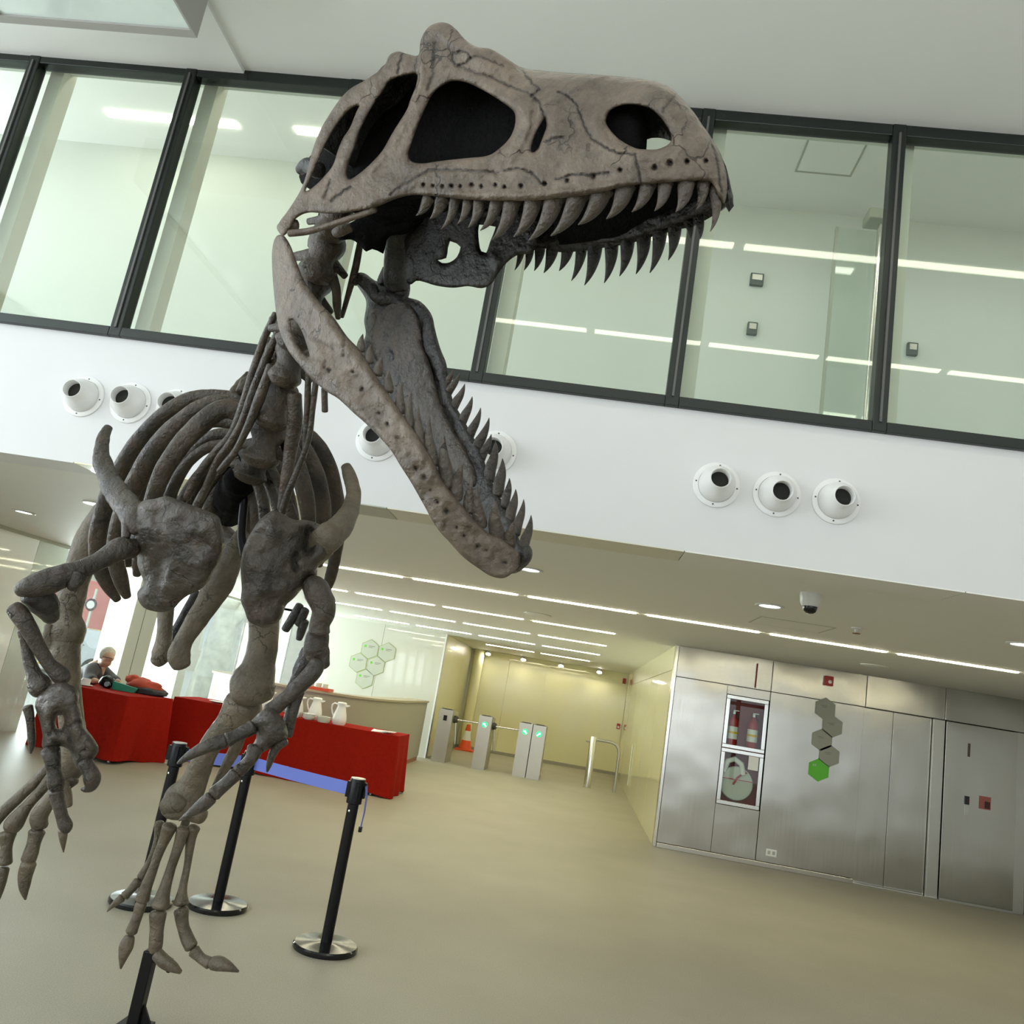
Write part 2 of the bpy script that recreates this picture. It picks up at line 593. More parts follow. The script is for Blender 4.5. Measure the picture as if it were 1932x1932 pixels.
struct(box('wall_header', XL - 0.3, XR, YB + 0.02, YB + 0.16, 4.87, 5.5, 'upper_wall'))
struct(box('wall_right', XR, XR + 0.15, -6.3, 10.7, -0.12, 5.6, 'white_wall'))
# open glazed fronts behind and beside the camera: posts and rails
rear = MB()
for x in np.arange(-7.0, 7.01, 2.0):
    rear.box(x - 0.06, x + 0.06, -6.0, -5.85, 0, 4.87)
rear.box(-7.0, 7.0, -6.0, -5.85, 2.3, 2.4).box(-7.0, 7.0, -6.0, -5.85, 4.7, 4.87)
struct(rear.build('wall_rear_glazing', 'frame'))
lf = MB()
for y in np.arange(-5.8, 4.3, 2.0):
    lf.box(-7.06, -6.94, y - 0.06, y + 0.06, 0, 4.87)
lf.box(-7.06, -6.94, -5.8, 4.1, 2.3, 2.4).box(-7.06, -6.94, -5.8, 4.1, 4.75, 4.87)
struct(lf.build('wall_left_glazing', 'frame'))

# soffit strip under the balcony edge: its reflections painted in as cream and grey panels
soff = struct(empty('trim_1', (0, YB, ZS)))
segs = [(-7.3, -3.9, 'cream_post'), (-3.895, -3.55, 'hex_grey'), (-3.545, -2.9, 'white_wall'), (-2.895, -1.52, 'cream_glass'),
        (-1.515, -1.13, 'hex_grey'), (-1.125, 0.41, 'cream_post'), (0.415, 1.75, 'low_ceiling'), (1.755, 3.4, 'low_ceiling'), (3.405, 7.0, 'low_ceiling')]
for a, b, m in segs:
    box('soffit_panel', a, b, YB, YB + 0.27, ZS, ZS + 0.006, m, soff)
box('soffit_backing', -7.3, 7.0, YB + 0.24, YB + 0.27, ZS + 0.006, ZC + 0.02, 'low_ceiling', soff)

# upper window band
X1, SP = -3.9032, 1.0396
wi = 1
for k in range(-3, 10):
    xa, xb = X1 + (k - 1) * SP, X1 + k * SP
    if xb > 7.0:
        break
    w = struct(empty('window_%d' % wi, (xa, YB, ZW0)))
    wi += 1
    fr = MB()
    fr.bbox(xb - 0.036, xb + 0.036, YB - 0.03, YB + 0.05, ZW0, ZW1, 0.006)
    fr.build('mullion', 'frame', w)
    box('mullion_bead', xb - 0.006, xb + 0.006, YB - 0.04, YB - 0.03, ZW0 + 0.05, ZW1 - 0.06, 'bead', w)
    box('top_rail', xa + 0.036, xb - 0.036, YB - 0.025, YB + 0.05, ZW1 - 0.07, ZW1, 'frame', w, 0.004)
    box('bottom_rail', xa + 0.036, xb - 0.036, YB - 0.03, YB + 0.05, ZW0, ZW0 + 0.055, 'frame', w, 0.004)
    box('pane', xa + 0.03, xb - 0.03, YB + 0.006, YB + 0.012, ZW0 + 0.05, ZW1 - 0.065, 'glass', w)
    box('inner_post', xb + 0.03, xb + 0.12, YB + 0.09, YB + 0.2, 2.9, 4.9, 'cream_post', w)

# suspended glazed box under the atrium ceiling
hb = empty('ceiling_light_box', (-2.98, 2.4, 4.5))
tag(hb, 'grey framed glass box hanging below the white ceiling above left windows', 'ceiling box')
bxm = MB()
bx0, bx1, by0, by1, bz0, bz1 = -3.56, -2.43, 0.9, 3.37, 4.5, 4.845
bxm.box(bx0, bx0 + 0.05, by0, by1, bz0, bz1).box(bx1 - 0.012, bx1, by0, by1, bz0, bz1)
bxm.box(bx0 + 0.05, bx1 - 0.012, by0, by0 + 0.05, bz0, bz1).box(bx0 + 0.05, bx1 - 0.012, by1 - 0.05, by1, bz0, bz1)
bxm.build('frame', plain('warm_grey_frame', (0.40, 0.39, 0.37), 0.5), hb)
box('panel', bx0 + 0.05, bx1 - 0.012, by0 + 0.05, by1 - 0.05, bz0 + 0.012, bz0 + 0.024, plain('pale_green_glass_panel', (0.80, 0.90, 0.87), 0.15, coat=1.0), hb)

# elevator wall of steel panels
YE = 10.525
we = struct(empty('wall_elevator', (1.12, YE, 0)))
box('backing', 1.14, 7.0, YE + 0.14, YE + 0.3, 0, ZC, 'steel_dark', we)
for a, b in [(1.16, 2.325), (2.332, 3.462), (3.468, 4.395), (4.401, 5.6), (5.606, 6.99)]:
    box('header_panel', a, b, YE, YE + 0.13, 2.045, ZC, 'steel', we, 0.003)
# lower panels; the left one is cut out round the fire cabinet
CX0, CX1, CZ0, CZ1 = 1.80, 2.31, 0.62, 1.93
low = MB()
low.bbox(1.16, CX0, YE, YE + 0.13, 0.06, 2.04, 0.003)
low.build('wall_panel', 'steel', we)
box('wall_panel', CX0 + 0.003, 2.325, YE, YE + 0.13, CZ1, 2.04, 'steel', we, 0.003)
box('wall_panel', CX0 + 0.003, 2.325, YE, YE + 0.13, 0.06, CZ0, 'steel', we, 0.003)
box('wall_panel', 2.332, 3.45, YE, YE + 0.13, 0.06, 2.04, 'steel', we, 0.003)
box('wall_panel', 4.42, 5.235, YE - 0.0, YE + 0.13, 0.03, 2.035, 'steel', we, 0.003)
box('corner_strip', 1.12, 1.155, YE - 0.01, YE + 0.16, 0, ZC, 'steel_bright', we, 0.004)
box('plinth', 1.16, 3.45, YE - 0.012, YE + 0.1, 0, 0.055, 'steel_bright', we, 0.004)
box('plinth', 4.42, 5.235, YE - 0.012, YE + 0.1, 0, 0.03, 'steel_plain', we, 0.003)
box('red_pipe', 2.125, 2.142, YE - 0.012, YE - 0.001, 2.06, 2.36, plain('maroon_pipe', (0.22, 0.02, 0.02), 0.5), we)
d1 = struct(empty('door_1', (3.9, YE, 0)))
box('door_leaf', 3.455, 3.822, YE + 0.07, YE + 0.11, 0.015, 2.04, 'steel', d1, 0.003)
box('door_leaf', 3.826, 4.275, YE + 0.07, YE + 0.11, 0.015, 2.04, 'steel', d1, 0.003)
box('jamb', 4.28, 4.412, YE + 0.02, YE + 0.12, 0.0, 2.04, 'steel_plain', d1, 0.004)
box('sill', 3.455, 4.412, YE - 0.02, YE + 0.12, 0.0, 0.014, 'steel_bright', d1)
d2 = struct(empty('door_2', (6.0, YE, 0)))
box('jamb', 5.24, 5.36, YE + 0.02, YE + 0.12, 0.0, 2.04, 'steel_plain', d2, 0.004)
box('door_leaf', 5.365, 5.9, YE + 0.07, YE + 0.11, 0.015, 2.04, 'steel', d2, 0.003)
box('door_leaf', 5.905, 6.5, YE + 0.07, YE + 0.11, 0.015, 2.04, 'steel', d2, 0.003)
box('jamb', 6.505, 6.99, YE + 0.02, YE + 0.12, 0.0, 2.04, 'steel_plain', d2, 0.004)

# corridor walls of back-painted glass panels
wr = struct(empty('wall_corridor_right', (1.12, 15, 0)))
ys = [10.69, 12.3, 13.9, 15.3, 16.7, 18.1, 19.4, 20.6]
for a, b in zip(ys[:-1], ys[1:]):
    box('glass_panel', 1.12, 1.16, a, b - 0.006, 0.0, 2.12, 'cream_glass', wr)
    box('glass_panel', 1.12, 1.16, a, b - 0.006, 2.126, ZC, 'cream_glass', wr)
box('backing', 1.16, 1.3, 10.85, 20.75, 0, ZC, 'steel_dark', wr)
wf = struct(empty('wall_far', (-0.8, 20.6, 0)))
xs = [-2.83, -1.85, -0.9, 0.1, 1.12]
for a, b in zip(xs[:-1], xs[1:]):
    box('glass_panel', a, b - 0.005, 20.6, 20.64, 0.07, 2.16, 'cream_glass', wf)
    box('glass_panel', a, b - 0.005, 20.6, 20.64, 2.166, ZC, 'cream_glass', wf)
box('backing', -2.9, 1.3, 20.64, 20.75, 0, ZC, 'cream_glass', wf)
struct(box('baseboard_far', -2.83, 1.12, 20.58, 20.6, 0, 0.07, 'counter'))
wl = struct(empty('wall_corridor_left', (-2.83, 18, 0)))
for a, b in [(16.45, 17.8), (17.8, 19.2), (19.2, 20.6)]:
    box('glass_panel', -2.87, -2.83, a, b - 0.006, 0.0, 2.16, 'cream_glass', wl)
    box('glass_panel', -2.87, -2.83, a, b - 0.006, 2.166, ZC, 'cream_glass', wl)
box('round_pipe_cover', -2.9, -2.84, 16.4, 20.6, 0, ZC, 'cream_glass', wl)
MB().lathe([(0.13, 0), (0.13, ZC)], (-2.62, 20.42, 0), 20).build('round_column', 'cream_glass', wl, True)
wh = struct(empty('wall_signs', (-4.0, 16.33, 0)))
for a, b in [(-5.35, -4.1), (-4.095, -2.83)]:
    box('glass_panel', a, b, 16.33, 16.38, 0.0, ZC, 'white_glass', wh)
box('end_strip', -2.83, -2.80, 16.32, 16.46, 0, ZC, 'white_wall', wh)
box('backing', -5.35, -2.83, 16.38, 16.46, 0, ZC, 'white_wall', wh)

# street front at the left and at the back corner: white panels, piers, clear glass
ls = struct(empty('wall_left_street', (XL, 11, 0)))
box('glass_panel', XL - 0.05, XL, 4.15, 6.2, 0.0, ZC, 'left_glass', ls)
box('glass_panel', XL - 0.05, XL, 6.206, 8.3, 0.0, ZC, 'left_glass', ls)
box('glass_panel', XL - 0.05, XL, 8.306, 9.55, 0.0, ZC, 'left_glass', ls)
box('pier', XL - 0.16, XL, 9.556, 10.15, 0.0, ZC, plain('pale_green_pier', (0.55, 0.61, 0.54), 0.5, coat=0.6), ls)
box('head_rail', XL - 0.06, XL + 0.01, 4.15, 16.3, ZC - 0.045, ZC, 'hex_grey', ls)
box('column', XL - 0.35, XL + 0.08, 11.95, 12.66, 0.0, ZC, 'column', ls)
box('column_joint', XL + 0.08, XL + 0.083, 12.27, 12.28, 0.0, ZC, 'steel_dark', ls)
box('frosted_panel', XL - 0.03, XL, 12.67, 13.28, 0.0, ZC, 'frosted', ls)
box('frosted_panel', XL - 0.03, XL, 13.286, 13.95, 0.0, ZC, 'frosted', ls)
box('pier', XL - 0.1, XL, 13.956, 14.25, 0.0, ZC, M['white_glass'], ls)
pw = struct(empty('window_%d' % wi, (XL, 11, 0)))
box('pane', XL - 0.03, XL - 0.02, 10.16, 11.94, 0.0, ZC - 0.05, 'clear_glass', pw)
box('pane', XL - 0.03, XL - 0.02, 14.26, 16.3, 0.0, ZC - 0.05, 'clear_glass', pw)
bw = struct(empty('window_%d' % (wi + 1), (-6.2, 16.33, 0)))
box('pane', XL, -6.25, 16.34, 16.35, 0.0, ZC - 0.05, 'clear_glass', bw)
box('mullion', -6.25, -6.02, 16.3, 16.4, 0.0, ZC, 'white_glass', bw)
box('pane', -6.02, -5.36, 16.34, 16.35, 0.0, ZC - 0.05, 'clear_glass', bw)
box('head_rail', XL, -5.35, 16.3, 16.38, ZC - 0.05, ZC, 'hex_grey', bw)

# ------------------------------------------------------------------ ceiling fittings
rows = [('nearest', 7.8, -2.93, 1.15, 7), ('second', 10.3, -4.22, 1.165, 4), ('third', 12.55, -4.30, 1.18, 4),
        ('fourth', 14.95, -4.37, 1.19, 4), ('farthest', 17.6, -2.15, 1.2, 2)]
for nm, y, x0, per, n in rows:
    for k in range(n):
        a = x0 + k * per
        s = empty('strip_light', (a, y, ZC))
        pts = []
        for q in range(9):
            t = -math.pi / 2 + math.pi * q / 8
            pts.append((a + 1.05 - 0.03 + 0.03 * math.cos(t), y + 0.03 * math.sin(t)))
        for q in range(9):
            t = math.pi / 2 + math.pi * q / 8
            pts.append((a + 0.03 + 0.03 * math.cos(t), y + 0.03 * math.sin(t)))
        MB().prism(pts, 'z', ZC - 0.008, ZC + 0.004).build('diffuser', 'strip', s)
        tag(s, '%s glowing ceiling strip light from the left in the %s row of the low hall' % (ORD[k], nm), 'strip light', 'strip lights in the low ceiling')
for nm, y, xs0, n in [('near the windows', 2.74, 0.71 - 1.05 * 2, 6), ('farther from the windows', 1.11, 0.71 - 1.05 * 2, 6)]:
    for k in range(n):
        a = xs0 + k * 1.05
        o = box('strip_light', a, a + 0.97, y - 0.035, y + 0.035, 4.862, 4.874, 'strip_cool')
        tag(o, 'atrium ceiling strip light, %s from left in the row %s' % (ORD[k], nm), 'strip light', 'strip lights in the atrium ceiling')
for k, x in enumerate([-4.44, -2.83]):
    o = box('strip_light', x, x + 1.12, 5.33, 5.40, 5.488, 5.502, 'strip_cool')
    tag(o, ['longer glowing strip light behind the second upper window from left', 'glowing strip light behind the upper window beside the skull'][k], 'strip light', 'strip lights behind the upper windows')
for k in range(9):  # unseen strips added to brighten the upper room
    x = -6.9 + k * 1.5
    o = box('strip_light', x, x + 1.2, 4.42, 4.50, 5.488, 5.502, 'fill_strip_upper')
    tag(o, '%s added fill strip from the left tucked unseen behind the upper window head' % ORD[k], 'strip light', 'added fill strips above the upper window head')
for k, x in enumerate([-6.0, -4.07, -2.29, -0.51, 1.28, 3.04]):
    y = 6.08 if k else 7.3
    if k == 0:
        x = -5.6
    d = empty('downlight', (x, y, ZC))
    MB().lathe([(0.075, 0.0), (0.105, 0.0), (0.108, -0.006), (0.1, -0.012), (0.078, -0.01)], (x, y, ZC), 24, close=False).build('rim', 'white_plastic', d, True)
    MB().lathe([(0.0, -0.004), (0.078, -0.004), (0.078, 0.0), (0.0, 0.0)], (x, y, ZC), 24, close=False).build('lens', 'downlight', d)
    tag(d, ['round downlight at the far left of the low ceiling', 'round downlight left of the rib cage', 'round downlight behind the rib cage',
            'round downlight beside the tip of the lower jaw', 'round downlight next to the dome camera', 'round downlight at the right edge above the elevators'][k],
        'downlight', 'round downlights')
for k, x in enumerate([-2.39, -1.5, -0.56, 0.39]):
    d = empty('spotlight', (x, 20.35, ZC))
    MB().lathe([(0.05, 0.0), (0.05, -0.02), (0.062, -0.05), (0.062, -0.10), (0.05, -0.1)], (x, 20.35, ZC), 18, Vector((0, 0.5, 1)), close=True).build('housing', 'white_plastic', d, True)
    MB().lathe([(0.0, -0.104), (0.056, -0.104), (0.056, -0.1), (0.0, -0.1)], (x, 20.35, ZC), 18, Vector((0, 0.5, 1)), close=False).build('lens', 'spot', d)
    tag(d, '%s bright round spotlight from the left along the far cream wall' % ORD[k], 'spotlight', 'spotlights at the far wall')
dc = empty('dome_camera', (1.37, 5.32, ZC))
MB().lathe([(0.068, 0.0), (0.068, -0.02), (0.062, -0.065), (0.05, -0.085), (0.0, -0.085)], (1.37, 5.32, ZC), 24, close=False).build('housing', 'white_plastic', dc, True)
MB().lathe([(0.045, -0.084), (0.044, -0.1), (0.036, -0.118), (0.02, -0.129), (0.0, -0.132)], (1.37, 5.32, ZC), 20, close=False).build('lens_dome', 'black_gloss', dc, True)
tag(dc, 'white dome security camera with black lens under the low ceiling', 'security camera')
sx, sy = 2.05, 6.55
sp = empty('sprinkler', (sx, sy, ZC))
MB().lathe([(0.04, 0), (0.04, -0.008), (0.012, -0.012), (0.012, -0.04), (0.0, -0.04)], (sx, sy, ZC), 14, close=False).build('body', 'white_plastic', sp, True)
MB().lathe([(0.03, -0.046), (0.03, -0.042), (0, -0.042)], (sx, sy, ZC), 14, close=False).build('deflector', plain('copper_red', (0.3, 0.12, 0.07), 0.4, 0.5), sp)
tag(sp, 'small ceiling sprinkler right of the dome camera', 'sprinkler')
for k, (x, y, r) in enumerate([(-0.62, 9.4, 0.16), (3.1, 9.2, 0.15)]):
    s = empty('ceiling_speaker', (x, y, ZC))
    MB().lathe([(r, 0), (r, -0.008), (r - 0.015, -0.014), (0, -0.012)], (x, y, ZC), 26, close=False).build('grille', 'low_ceiling', s, True)
    MB().lathe([(r + 0.006, 0), (r + 0.006, -0.004), (r, -0.004)], (x, y, ZC), 26, close=False).build('rim', 'hex_grey', s, True)
    tag(s, ['flat round ceiling vent between the first two strip light rows', 'flat round ceiling vent above the elevator doors'][k], 'vent', 'flat ceiling vents')
hm = MB()
ha = [(1.55, 5.9), (2.35, 5.9), (2.35, 6.4), (1.55, 6.4)]
hx = empty('access_hatch', (1.5, 6.9, ZC))
for (a, b, c, d) in [(1.35, 1.95, 6.72, 6.735), (1.35, 1.95, 7.2, 7.215), (1.35, 1.365, 6.735, 7.2), (1.935, 1.95, 6.735, 7.2)]:
    hm.box(a, b, c, d, ZC - 0.002, ZC + 0.002)
hm.build('hatch_seam', 'hex_grey', hx)
box('hatch_door', 1.367, 1.933, 6.737, 7.198, ZC - 0.003, ZC + 0.001, 'low_ceiling', hx)
tag(hx, 'square access hatch in the low ceiling near the dome camera', 'hatch')

# ------------------------------------------------------------------ air nozzles on the balcony wall
def nozzle(x, z, aim, label):
    root = empty('air_nozzle', (x, YB, z))
    MB().lathe([(0.118, 0.0), (0.118, 0.007), (0.112, 0.010), (0.093, 0.012), (0.093, 0.0)], (x, YB, z), 36, Vector((0, -1, 0)), close=False).build('flange', 'white_plastic', root, True)
    ax = Vector(aim).normalized()
    c = Vector((x, YB - 0.005, z))
    prof = [(0.092, 0.0), (0.0915, 0.025), (0.088, 0.045), (0.079, 0.065), (0.066, 0.083), (0.056, 0.1), (0.052, 0.116), (0.049, 0.118), (0.046, 0.114), (0.046, 0.05)]
    MB().lathe(prof, c, 36, ax, close=False).build('cone', 'white_plastic', root, True)
    MB().lathe([(0.0, 0.07), (0.0465, 0.07)], c, 30, ax, close=False).build('duct', 'black_hole', root)
    for t in (0.2, 1.77, 3.34, 4.91):
        MB().lathe([(0.0, 0.0115), (0.0045, 0.0115), (0.0045, 0.0085)], (x + 0.103 * math.cos(t + 1.3), YB, z + 0.103 * math.sin(t + 1.3)), 8, Vector((0, -1, 0)), close=False).build('screw', 'steel_dark', root)
    tag(root, label, 'air nozzle', 'jet air nozzles on the balcony wall')


nozzle(-2.95, 2.70, (0.04, -1, 0.03), 'leftmost white jet air nozzle on the balcony wall')
nozzle(-2.67, 2.70, (0.04, -1, 0.03), 'second white jet air nozzle from the left')
nozzle(-2.40, 2.70, (0.04, -1, 0.03), 'third white jet air nozzle, partly behind the rib cage')
nozzle(-1.25, 2.68, (0.0, -1, -0.02), 'white jet air nozzle peeking out left of the lower jaw')
nozzle(-0.93, 2.69, (0.0, -1, -0.05), 'white jet air nozzle hidden behind the lower jaw')
nozzle(-0.62, 2.70, (0.05, -1, -0.05), 'white jet air nozzle just right of the lower jaw teeth')
nozzle(0.53, 2.685, (0.02, -1, 0.05), 'left one of the three white jet air nozzles at right')
nozzle(0.83, 2.68, (0.03, -1, -0.10), 'middle one of the three white jet air nozzles at right')
nozzle(1.12, 2.685, (0.06, -1, 0.0), 'right one of the three white jet air nozzles at right')

# ------------------------------------------------------------------ small fittings on the upper back wall
def wall_device(x, z, w, h, label, cat):
    root = empty('wall_device', (x, 5.78, z))
    box('body', x - w / 2, x + w / 2, 5.745, 5.779, z - h / 2, z + h / 2, plain('dark_grey_device', (0.10, 0.12, 0.11), 0.5), root, 0.006)
    box('face', x - w / 2 + 0.012, x + w / 2 - 0.012, 5.741, 5.745, z - h * 0.1, z + h / 2 - 0.015, 'steel_plain', root)
    tag(root, label, cat)


wall_device(0.885, 4.86, 0.10, 0.10, 'upper grey control box on the wall behind the right windows', 'control box')
wall_device(0.89, 4.45, 0.075, 0.10, 'lower grey control box below another behind the right windows', 'control box')
wall_device(2.055, 4.43, 0.075, 0.10, 'grey control box behind the rightmost upper window', 'control box')
gd = empty('glass_door_leaf', (1.5, 5.6, 2.9))
box('pane', 1.39, 1.69, 5.5, 5.51, 2.9, 5.2, 'glass', gd)
box('stile', 1.37, 1.39, 5.49, 5.52, 2.9, 5.2, 'hex_grey', gd)
MB().pipe([(1.66, 5.42, 3.05), (1.66, 5.42, 5.2)], 0.02, 10).build('handle', 'steel_bright', gd, True)
box('closer', 1.56, 1.70, 5.36, 5.52, 5.22, 5.30, 'hex_grey', gd, 0.01)
tag(gd, 'glass door leaf with long tubular handle behind the right upper windows', 'door')
hx2 = empty('access_hatch', (1.2, 5.2, 5.5))
hm = MB()
for (a, b, c, d) in [(1.0, 1.4, 4.85, 4.865), (1.0, 1.4, 5.3, 5.315), (1.0, 1.012, 4.865, 5.3), (1.388, 1.4, 4.865, 5.3)]:
    hm.box(a, b, c, d, 5.494, 5.5)
hm.build('hatch_seam', 'hex_grey', hx2)
box('hatch_door', 1.014, 1.386, 4.867, 5.298, 5.495, 5.499, 'white_ceiling', hx2)
tag(hx2, 'square ceiling hatch seen through the upper window right of the snout', 'hatch')

# ------------------------------------------------------------------ fire cabinet in the steel wall
fc = empty('fire_cabinet', (2.05, YE, CZ0))
cb = MB()
cb.box(CX0 + 0.006, CX1, YE + 0.12, YE + 0.13, CZ0 + 0.004, CZ1 - 0.004)
cb.box(CX0 + 0.006, CX0 + 0.03, YE, YE + 0.12, CZ0 + 0.004, CZ1 - 0.004).box(CX1 - 0.024, CX1, YE, YE + 0.12, CZ0 + 0.004, CZ1 - 0.004)
cb.box(CX0 + 0.03, CX1 - 0.024, YE, YE + 0.12, CZ0 + 0.004, CZ0 + 0.03).box(CX0 + 0.03, CX1 - 0.024, YE, YE + 0.12, CZ1 - 0.03, CZ1 - 0.004)
cb.box(CX0 + 0.03, CX1 - 0.024, YE, YE + 0.12, 1.27, 1.30)
cb.build('case', plain('dark_red_lining', (0.20, 0.012, 0.012), 0.5), fc)


def framed_door(z0, z1, nm):
    fr = MB()
    x0, x1, w = CX0 + 0.005, CX1 + 0.003, 0.045
    fr.bbox(x0, x1, YE - 0.02, YE - 0.001, z1 - w, z1, 0.004).bbox(x0, x1, YE - 0.02, YE - 0.001, z0, z0 + w, 0.004)
    fr.bbox(x0, x0 + w, YE - 0.02, YE - 0.001, z0 + w, z1 - w, 0.004).bbox(x1 - w, x1, YE - 0.02, YE - 0.001, z0 + w, z1 - w, 0.004)
    d = fr.build('door', 'steel_bright', fc)
    box('pane', x0 + w - 0.004, x1 - w + 0.004, YE - 0.013, YE - 0.010, z0 + w - 0.004, z1 - w + 0.004, 'clear_glass', d)


framed_door(1.288, 1.925, 'upper')
framed_door(0.625, 1.282, 'lower')
box('notice', 2.135, 2.255, YE - 0.024, YE - 0.0205, 1.075, 1.235, 'porcelain', fc)
tag(fc, 'steel framed fire cabinet with two glass doors in the elevator wall', 'fire cabinet')
for k, x in enumerate([1.925, 2.165]):
    e = empty('fire_extinguisher', (x, YE + 0.06, 1.30))
    MB().lathe([(0.0, 0.0), (0.056, 0.0), (0.063, 0.012), (0.063, 0.31), (0.052, 0.35), (0.022, 0.38), (0.016, 0.40), (0.0, 0.40)], (x, YE + 0.054, 1.301), 20, close=False).build('cylinder', 'red', e, True)
    MB().lathe([(0.0642, 0.10), (0.0642, 0.25)], (x, YE + 0.054, 1.301), 20, close=False).build('label_band', 'porcelain', e, True)
    MB().lathe([(0.065, 0.165), (0.065, 0.19)], (x, YE + 0.054, 1.301), 20, close=False).build('yellow_stripe', 'yellow', e, True)
    v = MB()
    v.bbox(x - 0.015, x + 0.015, YE + 0.045, YE + 0.08, 1.70, 1.74, 0.003).bbox(x - 0.01, x + 0.06, YE + 0.055, YE + 0.07, 1.74, 1.752, 0.002)
    v.build('valve', 'steel_plain', e)
    MB().pipe([(x + 0.02, YE + 0.05, 1.72), (x + 0.05, YE + 0.035, 1.66), (x + 0.056, YE + 0.035, 1.45)], 0.007, 8).build('hose', 'black', e, True)
    tag(e, ['red fire extinguisher at left behind the cabinet glass', 'red fire extinguisher at right behind the cabinet glass'][k], 'extinguisher', 'extinguishers in the fire cabinet')
hr = empty('hose_reel', (2.04, YE + 0.06, 0.85))
MB().lathe([(0.0, 0.0), (0.195, 0.0), (0.2, 0.01), (0.2, 0.05), (0.19, 0.06), (0.0, 0.06)], (2.03, YE + 0.1, 0.885), 36, Vector((0, -1, 0)), close=False).build('drum', plain('grey_white_hose', (0.60, 0.61, 0.56), 0.7), hr, True)
MB().pipe([(1.86, YE + 0.05, 1.0), (1.9, YE + 0.04, 1.13), (1.98, YE + 0.04, 1.17), (2.07, YE + 0.04, 1.12), (2.1, YE + 0.04, 1.0)], 0.035, 10).build('hose_loop', 'white_plastic', hr, True)
MB().pipe([(1.99, YE + 0.03, 0.87), (2.03, YE + 0.028, 0.95), (2.09, YE + 0.028, 1.01), (2.14, YE + 0.028, 1.03)], 0.012, 8).build('nozzle_handle', 'red', hr, True)
box('bracket', 1.85, 2.23, YE + 0.034, YE + 0.038, 0.925, 0.935, 'red', hr)
tag(hr, 'coiled white fire hose with red handle behind the lower cabinet glass', 'fire hose')

fa = empty('fire_alarm', (3.0, YE, 2.25))
box('body', 2.95, 3.055, YE - 0.045, YE - 0.001, 2.225, 2.345, 'red', fa, 0.008)
MB().lathe([(0.0, 0.052), (0.018, 0.05), (0.022, 0.045)], (3.012, YE, 2.275), 16, Vector((0, -1, 0)), close=False).build('beacon', 'porcelain', fa, True)
tag(fa, 'small red fire alarm box on the steel header panel', 'fire alarm')
ol = empty('wall_outlet', (2.5, YE, 0.17))
box('plate', 2.44, 2.565, YE - 0.012, YE - 0.001, 0.135, 0.215, 'porcelain', ol, 0.003)
for xx in (2.475, 2.53):
    box('socket', xx - 0.016, xx + 0.016, YE - 0.0135, YE - 0.012, 0.155, 0.195, 'hex_grey', ol)
tag(ol, 'white power outlet low on the steel wall', 'outlet')
cp = empty('call_button_panel', (4.7, YE, 1.1))
box('slot', 4.675, 4.70, YE - 0.008, YE - 0.0005, 1.66, 1.815, plain('bronze_slot', (0.10, 0.075, 0.045), 0.4), cp)
box('display', 4.66, 4.712, YE - 0.01, YE - 0.0005, 1.11, 1.205, 'black_gloss', cp)
box('red_lamp', 4.705, 4.714, YE - 0.012, YE - 0.01, 1.145, 1.165, 'red', cp)
box('plate', 4.66, 4.712, YE - 0.006, YE - 0.0005, 0.98, 1.10, 'steel_plain', cp, 0.002)
tag(cp, 'elevator call buttons with narrow slot and dark display on steel panel', 'call panel')
rs = empty('red_notice', (4.88, YE, 1.16))
box('sheet', 4.825, 4.955, YE - 0.006, YE - 0.0005, 1.09, 1.235, plain('faded_red_print', (0.34, 0.10, 0.08), 0.5), rs)
box('pictogram', 4.885, 4.945, YE - 0.0075, YE - 0.006, 1.10, 1.18, plain('dark_red_print', (0.06, 0.012, 0.01), 0.5), rs)
tag(rs, 'small square red notice beside the elevator call buttons', 'notice')


def hexagon(name, px, py, yplane, R, mat, edge, label, group, marks):
    d = on_plane(px, py, np.array([0, yplane, 0.0]), np.array([0, 1.0, 0]))
    c = P(px, py, d)
    root = empty(name, (c[0], yplane, c[2]))
    pts = [(c[0] + R * math.sin(math.pi / 3 * k), c[2] + R * math.cos(math.pi / 3 * k)) for k in range(6)]
    MB().prism(pts, 'y', yplane - 0.008, yplane - 0.0005).build('edge', edge, root)
    r2 = R * 0.93
    pts = [(c[0] + r2 * math.sin(math.pi / 3 * k), c[2] + r2 * math.cos(math.pi / 3 * k)) for k in range(6)]
    MB().prism(pts, 'y', yplane - 0.0105, yplane - 0.0079).build('plate', mat, root)
    for (dx, dz, w, h, mm) in marks:
        box('print_line', c[0] + dx * R, c[0] + (dx + w) * R, yplane - 0.0118, yplane - 0.0104, c[2] + dz * R, c[2] + (dz + h) * R, mm, root)
    tag(root, label, 'hexagon sign', group)


mk_l = [(-0.15, 0.28, 0.62, 0.06, 'print'), (-0.15, 0.16, 0.42, 0.05, 'print'), (-0.6, 0.15, 0.2, 0.22, 'green')]
hl = ['upper hexagon of the wall cluster, next to the rightmost one', 'rightmost hexagon of the cluster on the white wall', 'leftmost hexagon of the cluster on the white wall',
      'central hexagon of the cluster, below the upper two', 'lowest hexagon of the cluster on the white wall']
for (px, py), lb in zip([(698, 1225), (730, 1231), (676, 1250), (709, 1256.5), (688, 1281)], hl):
    hexagon('hexagon_sign', px, py, 16.33, 0.203, 'hex_grey', 'hex_edge', lb, 'hexagon signs on the white wall', mk_l)
ms = [(-0.4, 0.22, 0.55, 0.06, 'print'), (-0.3, 0.1, 0.4, 0.05, 'print')]
hl = ['topmost grey hexagon on the steel wall', 'second grey hexagon from the top on the steel wall', 'third grey hexagon down on the steel wall',
      'lowest grey hexagon, just above the green one', 'bright green hexagon on the steel wall']
